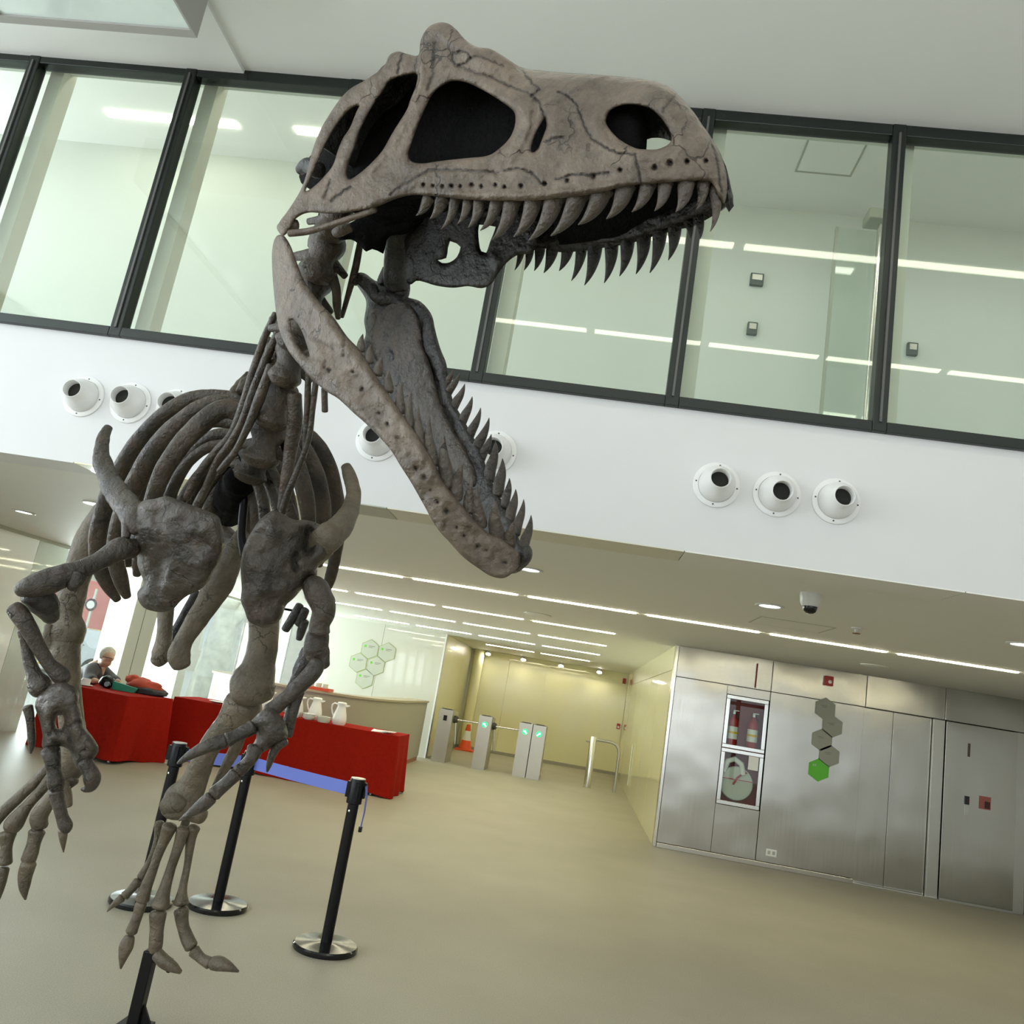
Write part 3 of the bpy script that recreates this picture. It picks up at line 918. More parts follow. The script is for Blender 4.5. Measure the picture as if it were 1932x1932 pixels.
for i, (px, py) in enumerate([(1556.7, 1337.3), (1570, 1370.7), (1550.6, 1396), (1564, 1426), (1544.4, 1452.5)]):
    g = i == 4
    hexagon('hexagon_sign', px, py, YE, 0.137, 'green' if g else 'hex_steel', 'green' if g else 'hex_steel', hl[i], 'hexagon signs on the steel wall',
            [(-0.55, 0.28, 0.12, 0.16, 'hex_grey'), (-0.38, 0.28, 0.12, 0.16, 'hex_grey')] if g else ms)

# ------------------------------------------------------------------ turnstiles and gate
def turnstile(x, w, lit, arm, label, flip=False):
    y0, y1, h = 16.0, 16.75, 1.0
    root = empty('turnstile', (x, y0, 0))
    cab = MB()
    cab.prism([(y0, 0.0), (y1, 0.0), (y1, h - 0.05), (y0 + 0.12, h), (y0, h - 0.01)], 'x', x - w / 2, x + w / 2)
    cab.build('cabinet', 'steel_plain', root)
    box('card_slot', x - w / 2 + 0.04, x + w / 2 - 0.04, y0 + 0.03, y0 + 0.14, h + 0.001, h + 0.006, 'steel_dark', root)
    z = 0.83
    if lit:
        s = -1 if flip else 1
        MB().lathe([(0, 0.006), (0.052, 0.006), (0.055, 0.0)], (x, y0, z), 20, Vector((0, -1, 0)), close=False).build('indicator', 'led', root, True)
        ar = MB()
        pts = [(-0.03, 0.025), (-0.03, -0.005), (-0.012, -0.005), (0.022, -0.04), (0.038, -0.024), (0.008, 0.008), (0.012, 0.025)]
        pts = [(x + s * p, z + q) for p, q in pts]
        if s < 0:
            pts = pts[::-1]
        ar.prism(pts, 'y', y0 - 0.009, y0 - 0.0055)
        ar.build('arrow', 'led_core', root)
    else:
        box('indicator', x - 0.035, x + 0.035, y0 - 0.006, y0 - 0.0005, z - 0.05, z + 0.05, 'black_gloss', root)
    if arm:
        hx_, hy, hz = x + w / 2, y0 + 0.3, 0.82
        MB().lathe([(0.07, 0.0), (0.075, 0.03), (0.06, 0.07), (0.0, 0.08)], (hx_, hy, hz), 18, Vector((1, -0.25, 0)), close=False).build('hub', 'steel_dark', root, True)
        MB().pipe([(hx_ + 0.04, hy - 0.02, hz), (hx_ + 0.56, hy - 0.05, hz + 0.01)], 0.016, 10).build('arm', 'steel_bright', root, True)
        MB().pipe([(hx_ + 0.04, hy - 0.02, hz - 0.02), (hx_ + 0.10, hy - 0.04, hz - 0.46)], 0.018, 10).build('arm', 'steel_plain', root, True)
    tag(root, label, 'turnstile', 'turnstiles at the corridor mouth')


turnstile(-2.50, 0.27, False, True, 'steel turnstile with dark display nearest the counter')
turnstile(-1.72, 0.25, True, True, 'steel turnstile with green arrow and outstretched arm in the middle')
turnstile(-0.93, 0.25, True, False, 'left half of the paired steel turnstiles with green arrows')
turnstile(-0.665, 0.25, True, False, 'right half of the paired steel turnstiles with green arrows', True)
gt = empty('swing_gate', (0.36, 16.35, 0))
MB().lathe([(0.085, 0.0), (0.085, 0.01), (0.07, 0.012), (0.07, 0.94), (0.066, 0.95), (0.0, 0.95)], (0.38, 16.35, 0), 24, close=False).build('post', 'steel_bright', gt, True)
MB().pipe([(0.38, 16.35, 0.9), (0.72, 16.35, 0.9), (0.82, 16.35, 0.87), (0.88, 16.35, 0.8), (0.9, 16.35, 0.7), (0.9, 16.35, 0.0)], 0.028, 12).build('rail', 'steel_plain', gt, True)
MB().pipe([(0.31, 16.34, 0.84), (0.24, 16.33, 0.84)], 0.014, 8).build('latch', 'steel_plain', gt, True)
tag(gt, 'steel gate post with bent tube rail beside the cream wall', 'gate')
ds = empty('glass_door', (0.9, 17.2, 0))
box('pull_plate', 1.10, 1.118, 15.9, 15.97, 0.2, 0.95, 'cream_post', ds, 0.004)
tag(ds, 'cream pull plate on the right corridor wall', 'door pull')
for k, (px, py, nm) in enumerate([(1184, 1286, 'upper small red call point near the far corridor corner'), (1171, 1371, 'lower small red call point on the far corridor wall')]):
    d = on_plane(px, py, np.array([0, 20.6, 0.0]), np.array([0, 1.0, 0]))
    c = P(px, py, d)
    cx = min(c[0], 1.03)
    o = empty('call_point', (cx, 20.6, c[2]))
    box('body', cx - 0.04, cx + 0.04, 20.555, 20.598, c[2] - 0.065, c[2] + 0.065, 'red', o, 0.006)
    box('face', cx - 0.024, cx + 0.024, 20.55, 20.555, c[2] - 0.045, c[2] + 0.01, 'porcelain' if k else 'red', o)
    tag(o, nm, 'call point', 'red call points')
cone = empty('traffic_cone', (-2.5, 19.9, 0))
box('base', -2.74, -2.3, 19.72, 20.16, 0, 0.035, 'orange', cone, 0.01)
MB().lathe([(0.16, 0.035), (0.12, 0.2), (0.112, 0.24)], (-2.52, 19.94, 0), 20, close=False).build('lower_cone', 'orange', cone, True)
MB().lathe([(0.112, 0.24), (0.07, 0.46)], (-2.52, 19.94, 0), 20, close=False).build('white_band', 'porcelain', cone, True)
MB().lathe([(0.07, 0.46), (0.045, 0.6), (0.03, 0.61), (0.0, 0.61)], (-2.52, 19.94, 0), 20, close=False).build('tip', 'orange', cone, True)
tag(cone, 'orange traffic cone with white band behind the turnstiles', 'traffic cone')

# ------------------------------------------------------------------ reception counter
line = [(-2.83, 15.65), (-2.80, 14.2), (-2.80, 13.2), (-2.86, 12.4), (-3.02, 11.75), (-3.3, 11.36), (-3.7, 11.17), (-4.2, 11.15), (-4.75, 11.32), (-5.2, 11.62), (-5.45, 12.0), (-5.5, 12.6)]
CH = 1.10


def smooth_line(pts, n=6):
    out = []
    for i in range(len(pts) - 1):
        p0, p1, p2, p3 = [np.array(pts[max(0, min(len(pts) - 1, i + j))], float) for j in (-1, 0, 1, 2)]
        for k in range(n):
            t = k / n
            out.append(0.5 * ((2 * p1) + (-p0 + p2) * t + (2 * p0 - 5 * p1 + 4 * p2 - p3) * t * t + (-p0 + 3 * p1 - 3 * p2 + p3) * t ** 3))
    out.append(np.array(pts[-1], float))
    return out


def ribbon(mb, pts, off0, off1, z0, z1):
    n = len(pts)
    v, f = [], []
    for i, p in enumerate(pts):
        t = pts[min(i + 1, n - 1)] - pts[max(i - 1, 0)]
        t = t / np.linalg.norm(t)
        nn = np.array([t[1], -t[0]])
        a, b = p + nn * off0, p + nn * off1
        v += [(a[0], a[1], z0), (b[0], b[1], z0), (b[0], b[1], z1), (a[0], a[1], z1)]
    for i in range(n - 1):
        k, l = 4 * i, 4 * i + 4
        for q in range(4):
            f.append((k + q, k + (q + 1) % 4, l + (q + 1) % 4, l + q))
    f.append((0, 3, 2, 1))
    f.append((4 * n - 4, 4 * n - 3, 4 * n - 2, 4 * n - 1))
    mb.add(v, f)
    return mb


cl = smooth_line(line)
ct = empty('reception_counter', (-3.5, 12.5, 0))
ribbon(MB(), cl, 0.0, 0.06, 0.08, CH - 0.03).build('front', 'counter', ct, True)
ribbon(MB(), cl, -0.03, 0.30, CH - 0.03, CH).build('top', plain('counter_top', (0.40, 0.34, 0.24), 0.4), ct, True)
ribbon(MB(), cl, 0.015, 0.06, 0.0, 0.08).build('plinth', 'wood_base', ct, True)
tag(ct, 'curved grey beige reception counter behind the red table', 'counter')

# ------------------------------------------------------------------ red-clothed tables
def table(name, c0, e1, e2, L1, L2, h, lab_t, lab_c, hem=0.012, seed=1):
    """c0 near corner; e1,e2 unit vectors along the two edges; the cloth hangs with folds to the floor."""
    rnd = random.Random(seed)
    c0, e1, e2 = np.array(c0, float), np.array(e1, float), np.array(e2, float)
    root = empty('folding_table', (c0[0], c0[1], 0))
    mid = c0 + e1 * L1 / 2 + e2 * L2 / 2
    v = [c0, c0 + e1 * L1, c0 + e1 * L1 + e2 * L2, c0 + e2 * L2]
    v = [mid + (p - mid) * 0.965 for p in v]
    area = sum(v[i][0] * v[(i + 1) % 4][1] - v[(i + 1) % 4][0] * v[i][1] for i in range(4))
    if area < 0:
        v = v[::-1]
    MB().prism([tuple(p) for p in v], 'z', h - 0.035, h - 0.01).build('tabletop', 'counter', root)
    for p in v:
        q = mid + (p - mid) * 0.88
        MB().pipe([(q[0], q[1], 0), (q[0], q[1], h - 0.03)], 0.018, 8).build('leg', 'steel_plain', root, True)
    tag(root, lab_t, 'table')
    # cloth: perimeter rings
    per = []
    N = 36
    cor = [c0, c0 + e1 * L1, c0 + e1 * L1 + e2 * L2, c0 + e2 * L2]
    if area < 0:
        cor = [cor[0], cor[3], cor[2], cor[1]]
    for i in range(4):
        a, b = cor[i], cor[(i + 1) % 4]
        for k in range(N):
            per.append((a + (b - a) * k / N, i, k / N))
    n = len(per)
    levels = 12
    ph = [rnd.uniform(0, 6.28) for _ in range(8)]
    verts, faces = [], []
    for l in range(levels + 1):
        t = l / levels
        z = h - (h - hem) * t
        for j, (p, side, s) in enumerate(per):
            a, b = cor[side], cor[(side + 1) % 4]
            tv = (b - a) / np.linalg.norm(b - a)
            nv = np.array([tv[1], -tv[0]])
            u = s * np.linalg.norm(b - a)
            fold = 0.018 * math.sin(u * 9 + ph[side]) + 0.012 * math.sin(u * 21 + ph[side + 4])
            cornerf = math.exp(-(min(s, 1 - s) * np.linalg.norm(b - a) / 0.11) ** 2)
            out = 0.012 + t * (0.02 + fold * 1.2) + cornerf * 0.06 * t
            dirv = nv
            if s < 0.02:
                pa = cor[(side - 1) % 4]
                tp = (a - pa) / np.linalg.norm(a - pa)
                dirv = nv + np.array([tp[1], -tp[0]])
                dirv = dirv / np.linalg.norm(dirv)
            q = p + dirv * out
            zz = z + (0.03 * math.sin(u * 4 + ph[side]) * t * t if l == levels else 0)
            verts.append((q[0], q[1], max(0.004, zz)))
    for l in range(levels):
        for j in range(n):
            k = (j + 1) % n
            faces.append((l * n + j, (l + 1) * n + j, (l + 1) * n + k, l * n + k))
    ctr = len(verts)
    verts.append((mid[0], mid[1], h))
    for j in range(n):
        faces.append((j, (j + 1) % n, ctr))
    c = mk('tablecloth', verts, faces, 'red_cloth', None, False)
    c.data.polygons.foreach_set('use_smooth', [i < levels * n for i in range(len(c.data.polygons))])
    bmc = bmesh.new()
    bmc.from_mesh(c.data)
    for e in bmc.edges:
        if len(e.link_faces) == 2 and e.calc_face_angle(0) > 0.6:
            e.smooth = False
    bmc.to_mesh(c.data)
    bmc.free()
    tag(c, lab_c, 'tablecloth', 'red tablecloths')
    return root


TH = 0.75
e1 = np.array([0.19, 0.98]); e1 = e1 / np.linalg.norm(e1)
table('a', (-5.08, 9.12), e1, (-e1[1], e1[0]), 0.77, 1.15, TH, 'table under a red cloth where the seated person leans', 'red cloth over the left table with the bundle on it', 0.01, 3)
table('b', (-5.12, 10.32), (1, 0.01), (-0.01, 1), 2.96, 0.68, TH, 'long table under a red cloth in front of the counter', 'red cloth over the long table with white jugs', 0.01, 5)


def jug(x, y, z, label, rot=0.0):
    root = empty('thermos_jug', (x, y, z))
    MB().lathe([(0.0, 0.0), (0.078, 0.0), (0.092, 0.03), (0.094, 0.07), (0.085, 0.12), (0.066, 0.18), (0.056, 0.225), (0.058, 0.25), (0.0, 0.25)], (x, y, z), 28, close=False).build('body', 'porcelain', root, True)
    MB().lathe([(0.06, 0.25), (0.062, 0.268), (0.05, 0.282), (0.0, 0.286)], (x, y, z), 28, close=False).build('lid', 'porcelain', root, True)
    MB().pipe([(x - 0.05, y, z + 0.245), (x - 0.1, y, z + 0.255), (x - 0.125, y, z + 0.235), (x - 0.127, y, z + 0.19), (x - 0.105, y, z + 0.13), (x - 0.085, y, z + 0.10)], 0.011, 10).build('handle', 'porcelain', root, True)
    MB().pipe([(x + 0.045, y, z + 0.235), (x + 0.085, y, z + 0.242), (x + 0.105, y, z + 0.25)], [0.022, 0.014, 0.007], 10).build('spout', 'porcelain', root, True)
    tag(root, label, 'thermos jug', 'white thermos jugs on the red table')


jug(-2.99, 10.50, TH, 'white thermos jug standing alone at the right on the red table')
jug(-3.36, 10.62, TH, 'white thermos jug behind the stacked dishes')
jug(-3.62, 10.64, TH, 'white thermos jug half hidden by the skeleton forearm')
jug(-4.02, 10.6, TH, 'white thermos jug whose lid shows beside the skeleton knee')


def dish_stack(x, y, n, r, mat, label, name='dish_stack'):
    for k in range(n):
        z = TH + 0.001 + k * 0.022
        o = MB().lathe([(0.0, 0.0), (r * 0.55, 0.0), (r * 0.62, 0.004), (r * 0.95, 0.026), (r, 0.034), (r * 0.97, 0.034), (r * 0.6, 0.01), (0.0, 0.008)], (x, y, z), 26, close=False).build('saucer', mat, None, True)
        tag(o, '%s, %s from the bottom' % (label, ORD[k]), 'saucer', 'saucers stacked on the red table')


dish_stack(-3.36, 10.40, 3, 0.085, 'porcelain', 'white saucer in the stack left of the glass bowl')
gb = MB().lathe([(0.0, 0.0), (0.07, 0.0), (0.085, 0.02), (0.088, 0.075), (0.083, 0.078), (0.08, 0.025), (0.0, 0.008)], (-3.16, 10.40, TH + 0.001), 26, close=False).build('glass_bowl', plain('cloudy_glass', (0.62, 0.63, 0.52), 0.15, coat=1.0), None, True)
tag(gb, 'cloudy glass bowl between the saucers and the single jug', 'bowl')
cupo = empty('cup', (-3.52, 10.42, TH))
MB().lathe([(0.0, 0.0), (0.03, 0.0), (0.045, 0.03), (0.05, 0.075), (0.046, 0.075), (0.04, 0.03), (0.0, 0.006)], (-3.53, 10.42, TH + 0.001), 22, close=False).build('bowl', 'porcelain', cupo, True)
MB().pipe([(-3.575, 10.42, TH + 0.06), (-3.60, 10.42, TH + 0.05), (-3.598, 10.42, TH + 0.03), (-3.57, 10.42, TH + 0.02)], 0.006, 8).build('handle', 'porcelain', cupo, True)
tag(cupo, 'white cup beside the saucer stack near the forearm', 'cup')
np_ = MB()
for k in range(5):
    a = random.uniform(0, 3)
    x0, y0 = -2.45 + k * 0.035, 10.5 + random.uniform(-0.05, 0.05)
    np_.add([(x0 - 0.08, y0 - 0.05, TH + 0.002 + 0.004 * k), (x0 + 0.08, y0 - 0.06, TH + 0.004 + 0.006 * k), (x0 + 0.09, y0 + 0.06, TH + 0.012 + 0.006 * k), (x0 - 0.07, y0 + 0.05, TH + 0.028 - 0.002 * k)], [(0, 1, 2, 3)])
o = np_.build('paper_napkins', 'porcelain')
o.modifiers.new('thick', 'SOLIDIFY').thickness = 0.002
tag(o, 'crumpled white paper napkins at the right end of the red table', 'napkins')
pl = MB().lathe([(0.0, 0.0), (0.06, 0.0), (0.1, 0.012), (0.12, 0.02), (0.116, 0.022), (0.06, 0.006), (0.0, 0.005)], (-4.62, 10.5, TH + 0.001), 26, close=False).build('plate', 'porcelain', None, True)
tag(pl, 'white plate at the left end of the long red table', 'plate')
gv = empty('glass_jug', (-4.42, 10.62, TH))
MB().lathe([(0.045, 0.0), (0.055, 0.03), (0.05, 0.12), (0.04, 0.2), (0.045, 0.22)], (-4.42, 10.62, TH), 22, close=False).build('body', 'clear_glass', gv, True)
tag(gv, 'clear glass jug beside the white plate', 'glass jug')

tr = empty('red_tray', (-3.62, 11.30, CH))
box('bottom', -3.86, -3.42, 11.2, 11.44, CH, CH + 0.012, plain('orange_red_tray', (0.62, 0.06, 0.015), 0.4), tr, 0.003)
rim = MB()
rim.box(-3.86, -3.42, 11.2, 11.21, CH + 0.012, CH + 0.04).box(-3.86, -3.42, 11.43, 11.44, CH + 0.012, CH + 0.04)
rim.box(-3.86, -3.85, 11.21, 11.43, CH + 0.012, CH + 0.04).box(-3.43, -3.42, 11.21, 11.43, CH + 0.012, CH + 0.04)
rim.build('rim', plain('orange_red_rim', (0.62, 0.06, 0.015), 0.4), tr)
tag(tr, 'orange red tray of cups on the counter', 'tray')
for k, (x, y) in enumerate([(-3.8, 11.27), (-3.7, 11.28), (-3.6, 11.27), (-3.5, 11.28), (-3.62, 11.37)]):
    z = CH + 0.013
    o = MB().lathe([(0.0, 0.0), (0.03, 0.0), (0.036, 0.03), (0.037, 0.085), (0.034, 0.085), (0.031, 0.02), (0.0, 0.008)], (x, y, z + (0.0 if k < 4 else 0.0)), 18, close=False).build('tumbler', plain('cloudy_tumbler', (0.72, 0.70, 0.58), 0.2), None, True)
    tag(o, ['leftmost tumbler on the orange tray', 'second tumbler from left on the orange tray', 'third tumbler from left on the orange tray', 'rightmost tumbler on the orange tray', 'tumbler in the back row of the orange tray'][k], 'tumbler', 'tumblers on the tray')
yb = MB().lathe([(0.0, 0.0), (0.05, 0.0), (0.07, 0.03), (0.055, 0.07), (0.03, 0.1), (0.0, 0.11)], (-4.3, 11.28, CH), 16, close=False).build('yellow_bag', 'yellow', None, True)
tag(yb, 'crumpled yellow bag on the counter beside the femur', 'bag')

# ------------------------------------------------------------------ bundle of bags and clothes on the left table
bd = empty('clothes_bundle', (-5.35, 9.75, TH))


def lump(name, c, r, mat, parent, seed, n=(20, 14), amp=0.25):
    v, f = [], []
    nu, nv = n
    off = Vector((seed * 3.1, seed * 1.7, seed * 0.9))
    for j in range(nv + 1):
        th = math.pi * j / nv
        for i in range(nu):
            ph = 2 * math.pi * i / nu
            d = Vector((math.sin(th) * math.cos(ph), math.sin(th) * math.sin(ph), math.cos(th)))
            k = 1 + amp * noise.noise(d * 1.7 + off) + amp * 0.6 * noise.noise(d * 4.3 + off)
            p = Vector((c[0] + d.x * r[0] * k, c[1] + d.y * r[1] * k, c[2] + d.z * r[2] * k))
            p.z = max(p.z, TH + 0.003)
            v.append(p)
    for j in range(nv):
        for i in range(nu):
            f.append((j * nu + i, (j + 1) * nu + i, (j + 1) * nu + (i + 1) % nu, j * nu + (i + 1) % nu))
    return mk(name, v, f, mat, parent, True)


lump('red_jacket', (-5.34, 9.92, TH + 0.07), (0.24, 0.14, 0.10), 'red_fabric', bd, 2)
lump('dark_lining', (-5.26, 9.86, TH + 0.03), (0.26, 0.13, 0.055), 'jacket', bd, 5)
lump('rolled_collar', (-5.52, 9.93, TH + 0.14), (0.09, 0.08, 0.06), 'red_fabric', bd, 8)
tag(bd, 'bundled orange red and black jacket on the left red table', 'jacket')
gf = MB().prism([(-5.62, TH + 0.002), (-5.33, TH + 0.002), (-5.30, TH + 0.06), (-5.62, TH + 0.10)], 'y', 9.66, 9.70).build('green_folder', 'teal')
tag(gf, 'green folder leaning against the bundled jacket', 'folder')
bg = empty('camera_bag', (-5.74, 9.74, TH))
lump('bag_body', (-5.74, 9.74, TH + 0.07), (0.10, 0.07, 0.08), 'black', bg, 11)
MB().lathe([(0.03, 0.0), (0.034, 0.06), (0.03, 0.075), (0.0, 0.075)], (-5.66, 9.64, TH + 0.05), 14, Vector((0.3, -1, 0.1)), close=False).build('lens', 'black_gloss', bg, True)
tag(bg, 'black camera with strap beside the green folder', 'camera')
mug = empty('mug', (-5.86, 9.56, TH))
MB().lathe([(0.0, 0.0), (0.045, 0.0), (0.05, 0.01), (0.052, 0.085), (0.047, 0.085), (0.045, 0.02), (0.0, 0.01)], (-5.86, 9.5, TH + 0.001), 22, close=False).build('cup', 'porcelain', mug, True)
MB().pipe([(-5.905, 9.5, TH + 0.07), (-5.94, 9.5, TH + 0.06), (-5.94, 9.5, TH + 0.035), (-5.905, 9.5, TH + 0.02)], 0.007, 8).build('handle', 'porcelain', mug, True)
MB().lathe([(0.0, 0.0), (0.05, 0.0), (0.085, 0.01), (0.083, 0.013), (0.0, 0.005)], (-5.86, 9.5, TH + 0.0005), 22, close=False).build('saucer', 'porcelain', mug, True)
tag(mug, 'white coffee cup in front of the seated person', 'cup')

# ------------------------------------------------------------------ seated person at the left table
def skin_body(name, nodes, edges, mat, parent=None, sub=2):
    me = bpy.data.meshes.new(name)
    me.from_pydata([n[0] for n in nodes], edges, [])
    o = bpy.data.objects.new(name, me)
    me.materials.append(M[mat])
    col.objects.link(o)
    sm = o.modifiers.new('skin', 'SKIN')
    sm.use_smooth_shade = True
    for i, n in enumerate(nodes):
        r = n[1]
        me.skin_vertices[0].data[i].radius = r if isinstance(r, tuple) else (r, r)
    me.skin_vertices[0].data[0].use_root = True
    ss = o.modifiers.new('sub', 'SUBSURF')
    ss.levels = ss.render_levels = sub
    if parent:
        attach(o, parent)
    return o


hx_, hy_ = -6.13, 10.30          # head centre
body_nodes = [((-6.50, 10.55, 0.47), (0.15, 0.13)), ((-6.49, 10.53, 0.62), (0.15, 0.12)), ((-6.43, 10.48, 0.80), (0.16, 0.12)), ((-6.34, 10.42, 0.93), (0.13, 0.10)),
              ((-6.25, 10.37, 0.99), (0.055, 0.055)), ((-6.19, 10.335, 1.04), (0.075, 0.07)), ((-6.15, 10.31, 1.10), (0.092, 0.082)), ((-6.16, 10.315, 1.165), (0.07, 0.07)),
              # nose and chin
              ((-6.055, 10.26, 1.075), (0.02, 0.018)), ((-6.10, 10.285, 1.02), (0.035, 0.03)),
              # near arm
              ((-6.28, 10.24, 0.91), (0.065, 0.065)), ((-6.16, 10.02, 0.80), (0.05, 0.05)), ((-5.98, 9.86, 0.80), (0.038, 0.038)), ((-5.90, 9.83, 0.805), (0.03, 0.02)),
              # far arm
              ((-6.42, 10.62, 0.91), (0.065, 0.065)), ((-6.2, 10.62, 0.80), (0.05, 0.05)), ((-6.0, 10.42, 0.80), (0.038, 0.038)), ((-5.93, 10.36, 0.805), (0.03, 0.02)),
              # legs
              ((-6.42, 10.42, 0.47), (0.09, 0.09)), ((-6.05, 10.2, 0.47), (0.07, 0.07)), ((-6.05, 10.2, 0.10), (0.05, 0.05)), ((-5.95, 10.12, 0.05), (0.04, 0.04)),
              ((-6.48, 10.68, 0.47), (0.09, 0.09)), ((-6.1, 10.55, 0.47), (0.07, 0.07)), ((-6.1, 10.55, 0.10), (0.05, 0.05)), ((-6.0, 10.48, 0.05), (0.04, 0.04))]
body_edges = [(0, 1), (1, 2), (2, 3), (3, 4), (4, 5), (5, 6), (6, 7), (6, 8), (5, 9), (3, 10), (10, 11), (11, 12), (12, 13), (3, 14), (14, 15), (15, 16), (16, 17),
              (0, 18), (18, 19), (19, 20), (20, 21), (0, 22), (22, 23), (23, 24), (24, 25)]
person = skin_body('person', body_nodes, body_edges, 'skin')
tag(person, 'grey haired person in dark jacket seated, leaning over the red table', 'person')
jn = [(body_nodes[i][0], tuple(r * 1.14 + 0.012 for r in body_nodes[i][1])) for i in (0, 1, 2, 3)]
jn[3] = ((-6.345, 10.425, 0.92), (0.17, 0.14))
for i in (10, 11, 12, 14, 15, 16):
    jn.append((body_nodes[i][0], tuple(r * 1.4 + 0.01 for r in body_nodes[i][1])))
skin_body('jacket', jn, [(0, 1), (1, 2), (2, 3), (3, 4), (4, 5), (5, 6), (3, 7), (7, 8), (8, 9)], 'jacket', person)
ln = [(body_nodes[i][0], tuple(r * 1.12 + 0.006 for r in body_nodes[i][1])) for i in (0, 18, 19, 20, 22, 23, 24)]
skin_body('trousers', ln, [(0, 1), (1, 2), (2, 3), (0, 4), (4, 5), (5, 6)], 'jacket', person)


def hair_cap():
    v, f = [], []
    nu, nv = 22, 12
    c = Vector((-6.175, 10.325, 1.115))
    fw = Vector((0.86, -0.45, -0.15)).normalized()
    for j in range(nv + 1):
        th = math.pi * j / nv
        for i in range(nu):
            ph = 2 * math.pi * i / nu
            d = Vector((math.sin(th) * math.cos(ph), math.sin(th) * math.sin(ph), math.cos(th)))
            k = 0.112 + 0.012 * noise.noise(d * 5)
            fr = d.dot(fw)
            if fr > 0.15:
                k -= 0.07 * min(1, (fr - 0.15) / 0.35) * (1 if d.z < 0.75 else 0.4)
            if d.z < -0.5:
                k -= 0.03
            v.append(c + Vector((d.x * k * 0.95, d.y * k * 0.92, d.z * k)))
    for j in range(nv):
        for i in range(nu):
            f.append((j * nu + i, (j + 1) * nu + i, (j + 1) * nu + (i + 1) % nu, j * nu + (i + 1) % nu))
    return mk('hair', v, f, 'hair', person, True)


hair_cap()
MB().pipe([(-6.17, 10.215, 1.09), (-6.10, 10.225, 1.088), (-6.065, 10.25, 1.085), (-6.06, 10.29, 1.085)], 0.004, 6).build('glasses', 'black', person, True)
MB().lathe([(0.058, -0.02), (0.062, 0.0), (0.058, 0.02)], (-6.25, 10.37, 0.985), 16, Vector((0.5, -0.3, 0.8)), close=False).build('collar', 'shirt', person, True)
ch = empty('chair', (-6.5, 10.6, 0))
box('seat', -6.72, -6.3, 10.36, 10.78, 0.40, 0.44, 'steel_dark', ch, 0.01)
for x in (-6.7, -6.33):
    for y in (10.39, 10.75):
        MB().pipe([(x, y, 0), (x, y, 0.41)], 0.014, 8).build('leg', 'steel_plain', ch, True)
MB().bbox(-6.74, -6.71, 10.38, 10.76, 0.55, 0.85, 0.008).build('backrest', 'steel_dark', ch)
for y in (10.4, 10.74):
    MB().pipe([(-6.72, y, 0.42), (-6.735, y, 0.7)], 0.012, 8).build('back_post', 'steel_plain', ch, True)
tag(ch, 'dark chair under the seated person', 'chair')

# ------------------------------------------------------------------ belt stanchions
def stanchion(x, y, label, strap_side=None):
    root = empty('stanchion', (x, y, 0))
    MB().lathe([(0.0, 0.0), (0.172, 0.0), (0.175, 0.004), (0.175, 0.022), (0.168, 0.03), (0.06, 0.036), (0.03, 0.04), (0.0, 0.04)], (x, y, 0), 40, close=False).build('base', 'black_gloss', root, True)
    MB().lathe([(0.0, 0.03), (0.031, 0.03), (0.031, 0.76), (0.0, 0.76)], (x, y, 0), 24, close=False).build('post', 'black', root, True)
    MB().lathe([(0.031, 0.755), (0.043, 0.76), (0.043, 0.885), (0.04, 0.892), (0.0, 0.893)], (x, y, 0), 24, close=False).build('head', 'black', root, True)
    MB().lathe([(0.0415, 0.8915), (0.0415, 0.896), (0.0, 0.897)], (x, y, 0), 24, close=False).build('cap', 'steel_plain', root, True)
    MB().lathe([(0.0, 0.035), (0.006, 0.034), (0.006, 0.03)], (x, y - 0.0, 0.72), 10, Vector((-0.3, -1, 0)), close=False).build('screw', 'steel_bright', root, True)
    for k in range(4):
        t = math.pi / 2 * k + 0.35
        c = Vector((x + 0.043 * math.cos(t), y + 0.043 * math.sin(t), 0.83))
        box('belt_slot', c.x - 0.012, c.x + 0.012, c.y - 0.012, c.y + 0.012, 0.79, 0.875, 'black', root, 0.002)
    tag(root, label, 'stanchion', 'black belt stanchions')
    return root


SA, SB, SC = (-1.165, 4.72), (-1.93, 5.03), (-2.30, 4.83)
stanchion(*SA, 'black belt stanchion standing alone, right of the skeleton foot')
stanchion(*SB, 'black belt stanchion behind the skeleton foot, its round base showing')
stanchion(*SC, 'black belt stanchion farthest left, behind the metatarsal bones')


def belt(a, b, z0, z1, label):
    a, b = np.array(a), np.array(b)
    d = b - a
    L = np.linalg.norm(d)
    d = d / L
    n = np.array([-d[1], d[0]]) * 0.0012
    a2, b2 = a + d * 0.045, b - d * 0.045
    v, f = [], []
    N = 14
    for i in range(N + 1):
        t = i / N
        p = a2 + (b2 - a2) * t
        sag = -0.003 * 4 * t * (1 - t)
        tw = 0.006 * math.sin(t * 3.1)
        v += [(p[0] + n[0] + tw, p[1] + n[1], z0 + sag), (p[0] + n[0] - tw, p[1] + n[1], z1 + sag), (p[0] - n[0] - tw, p[1] - n[1], z1 + sag), (p[0] - n[0] + tw, p[1] - n[1], z0 + sag)]
    for i in range(N):
        k, l = 4 * i, 4 * i + 4
        for q in range(4):
            f.append((k + q, k + (q + 1) % 4, l + (q + 1) % 4, l + q))
    f += [(0, 3, 2, 1), (4 * N, 4 * N + 1, 4 * N + 2, 4 * N + 3)]
    o = mk('barrier_belt', v, f, 'blue_belt')
    tag(o, label, 'belt', 'blue barrier belts')


belt(SA, SB, 0.795, 0.865, 'blue belt stretched between the right and middle stanchions')
belt(SB, SC, 0.795, 0.865, 'short blue belt between the two left stanchions')
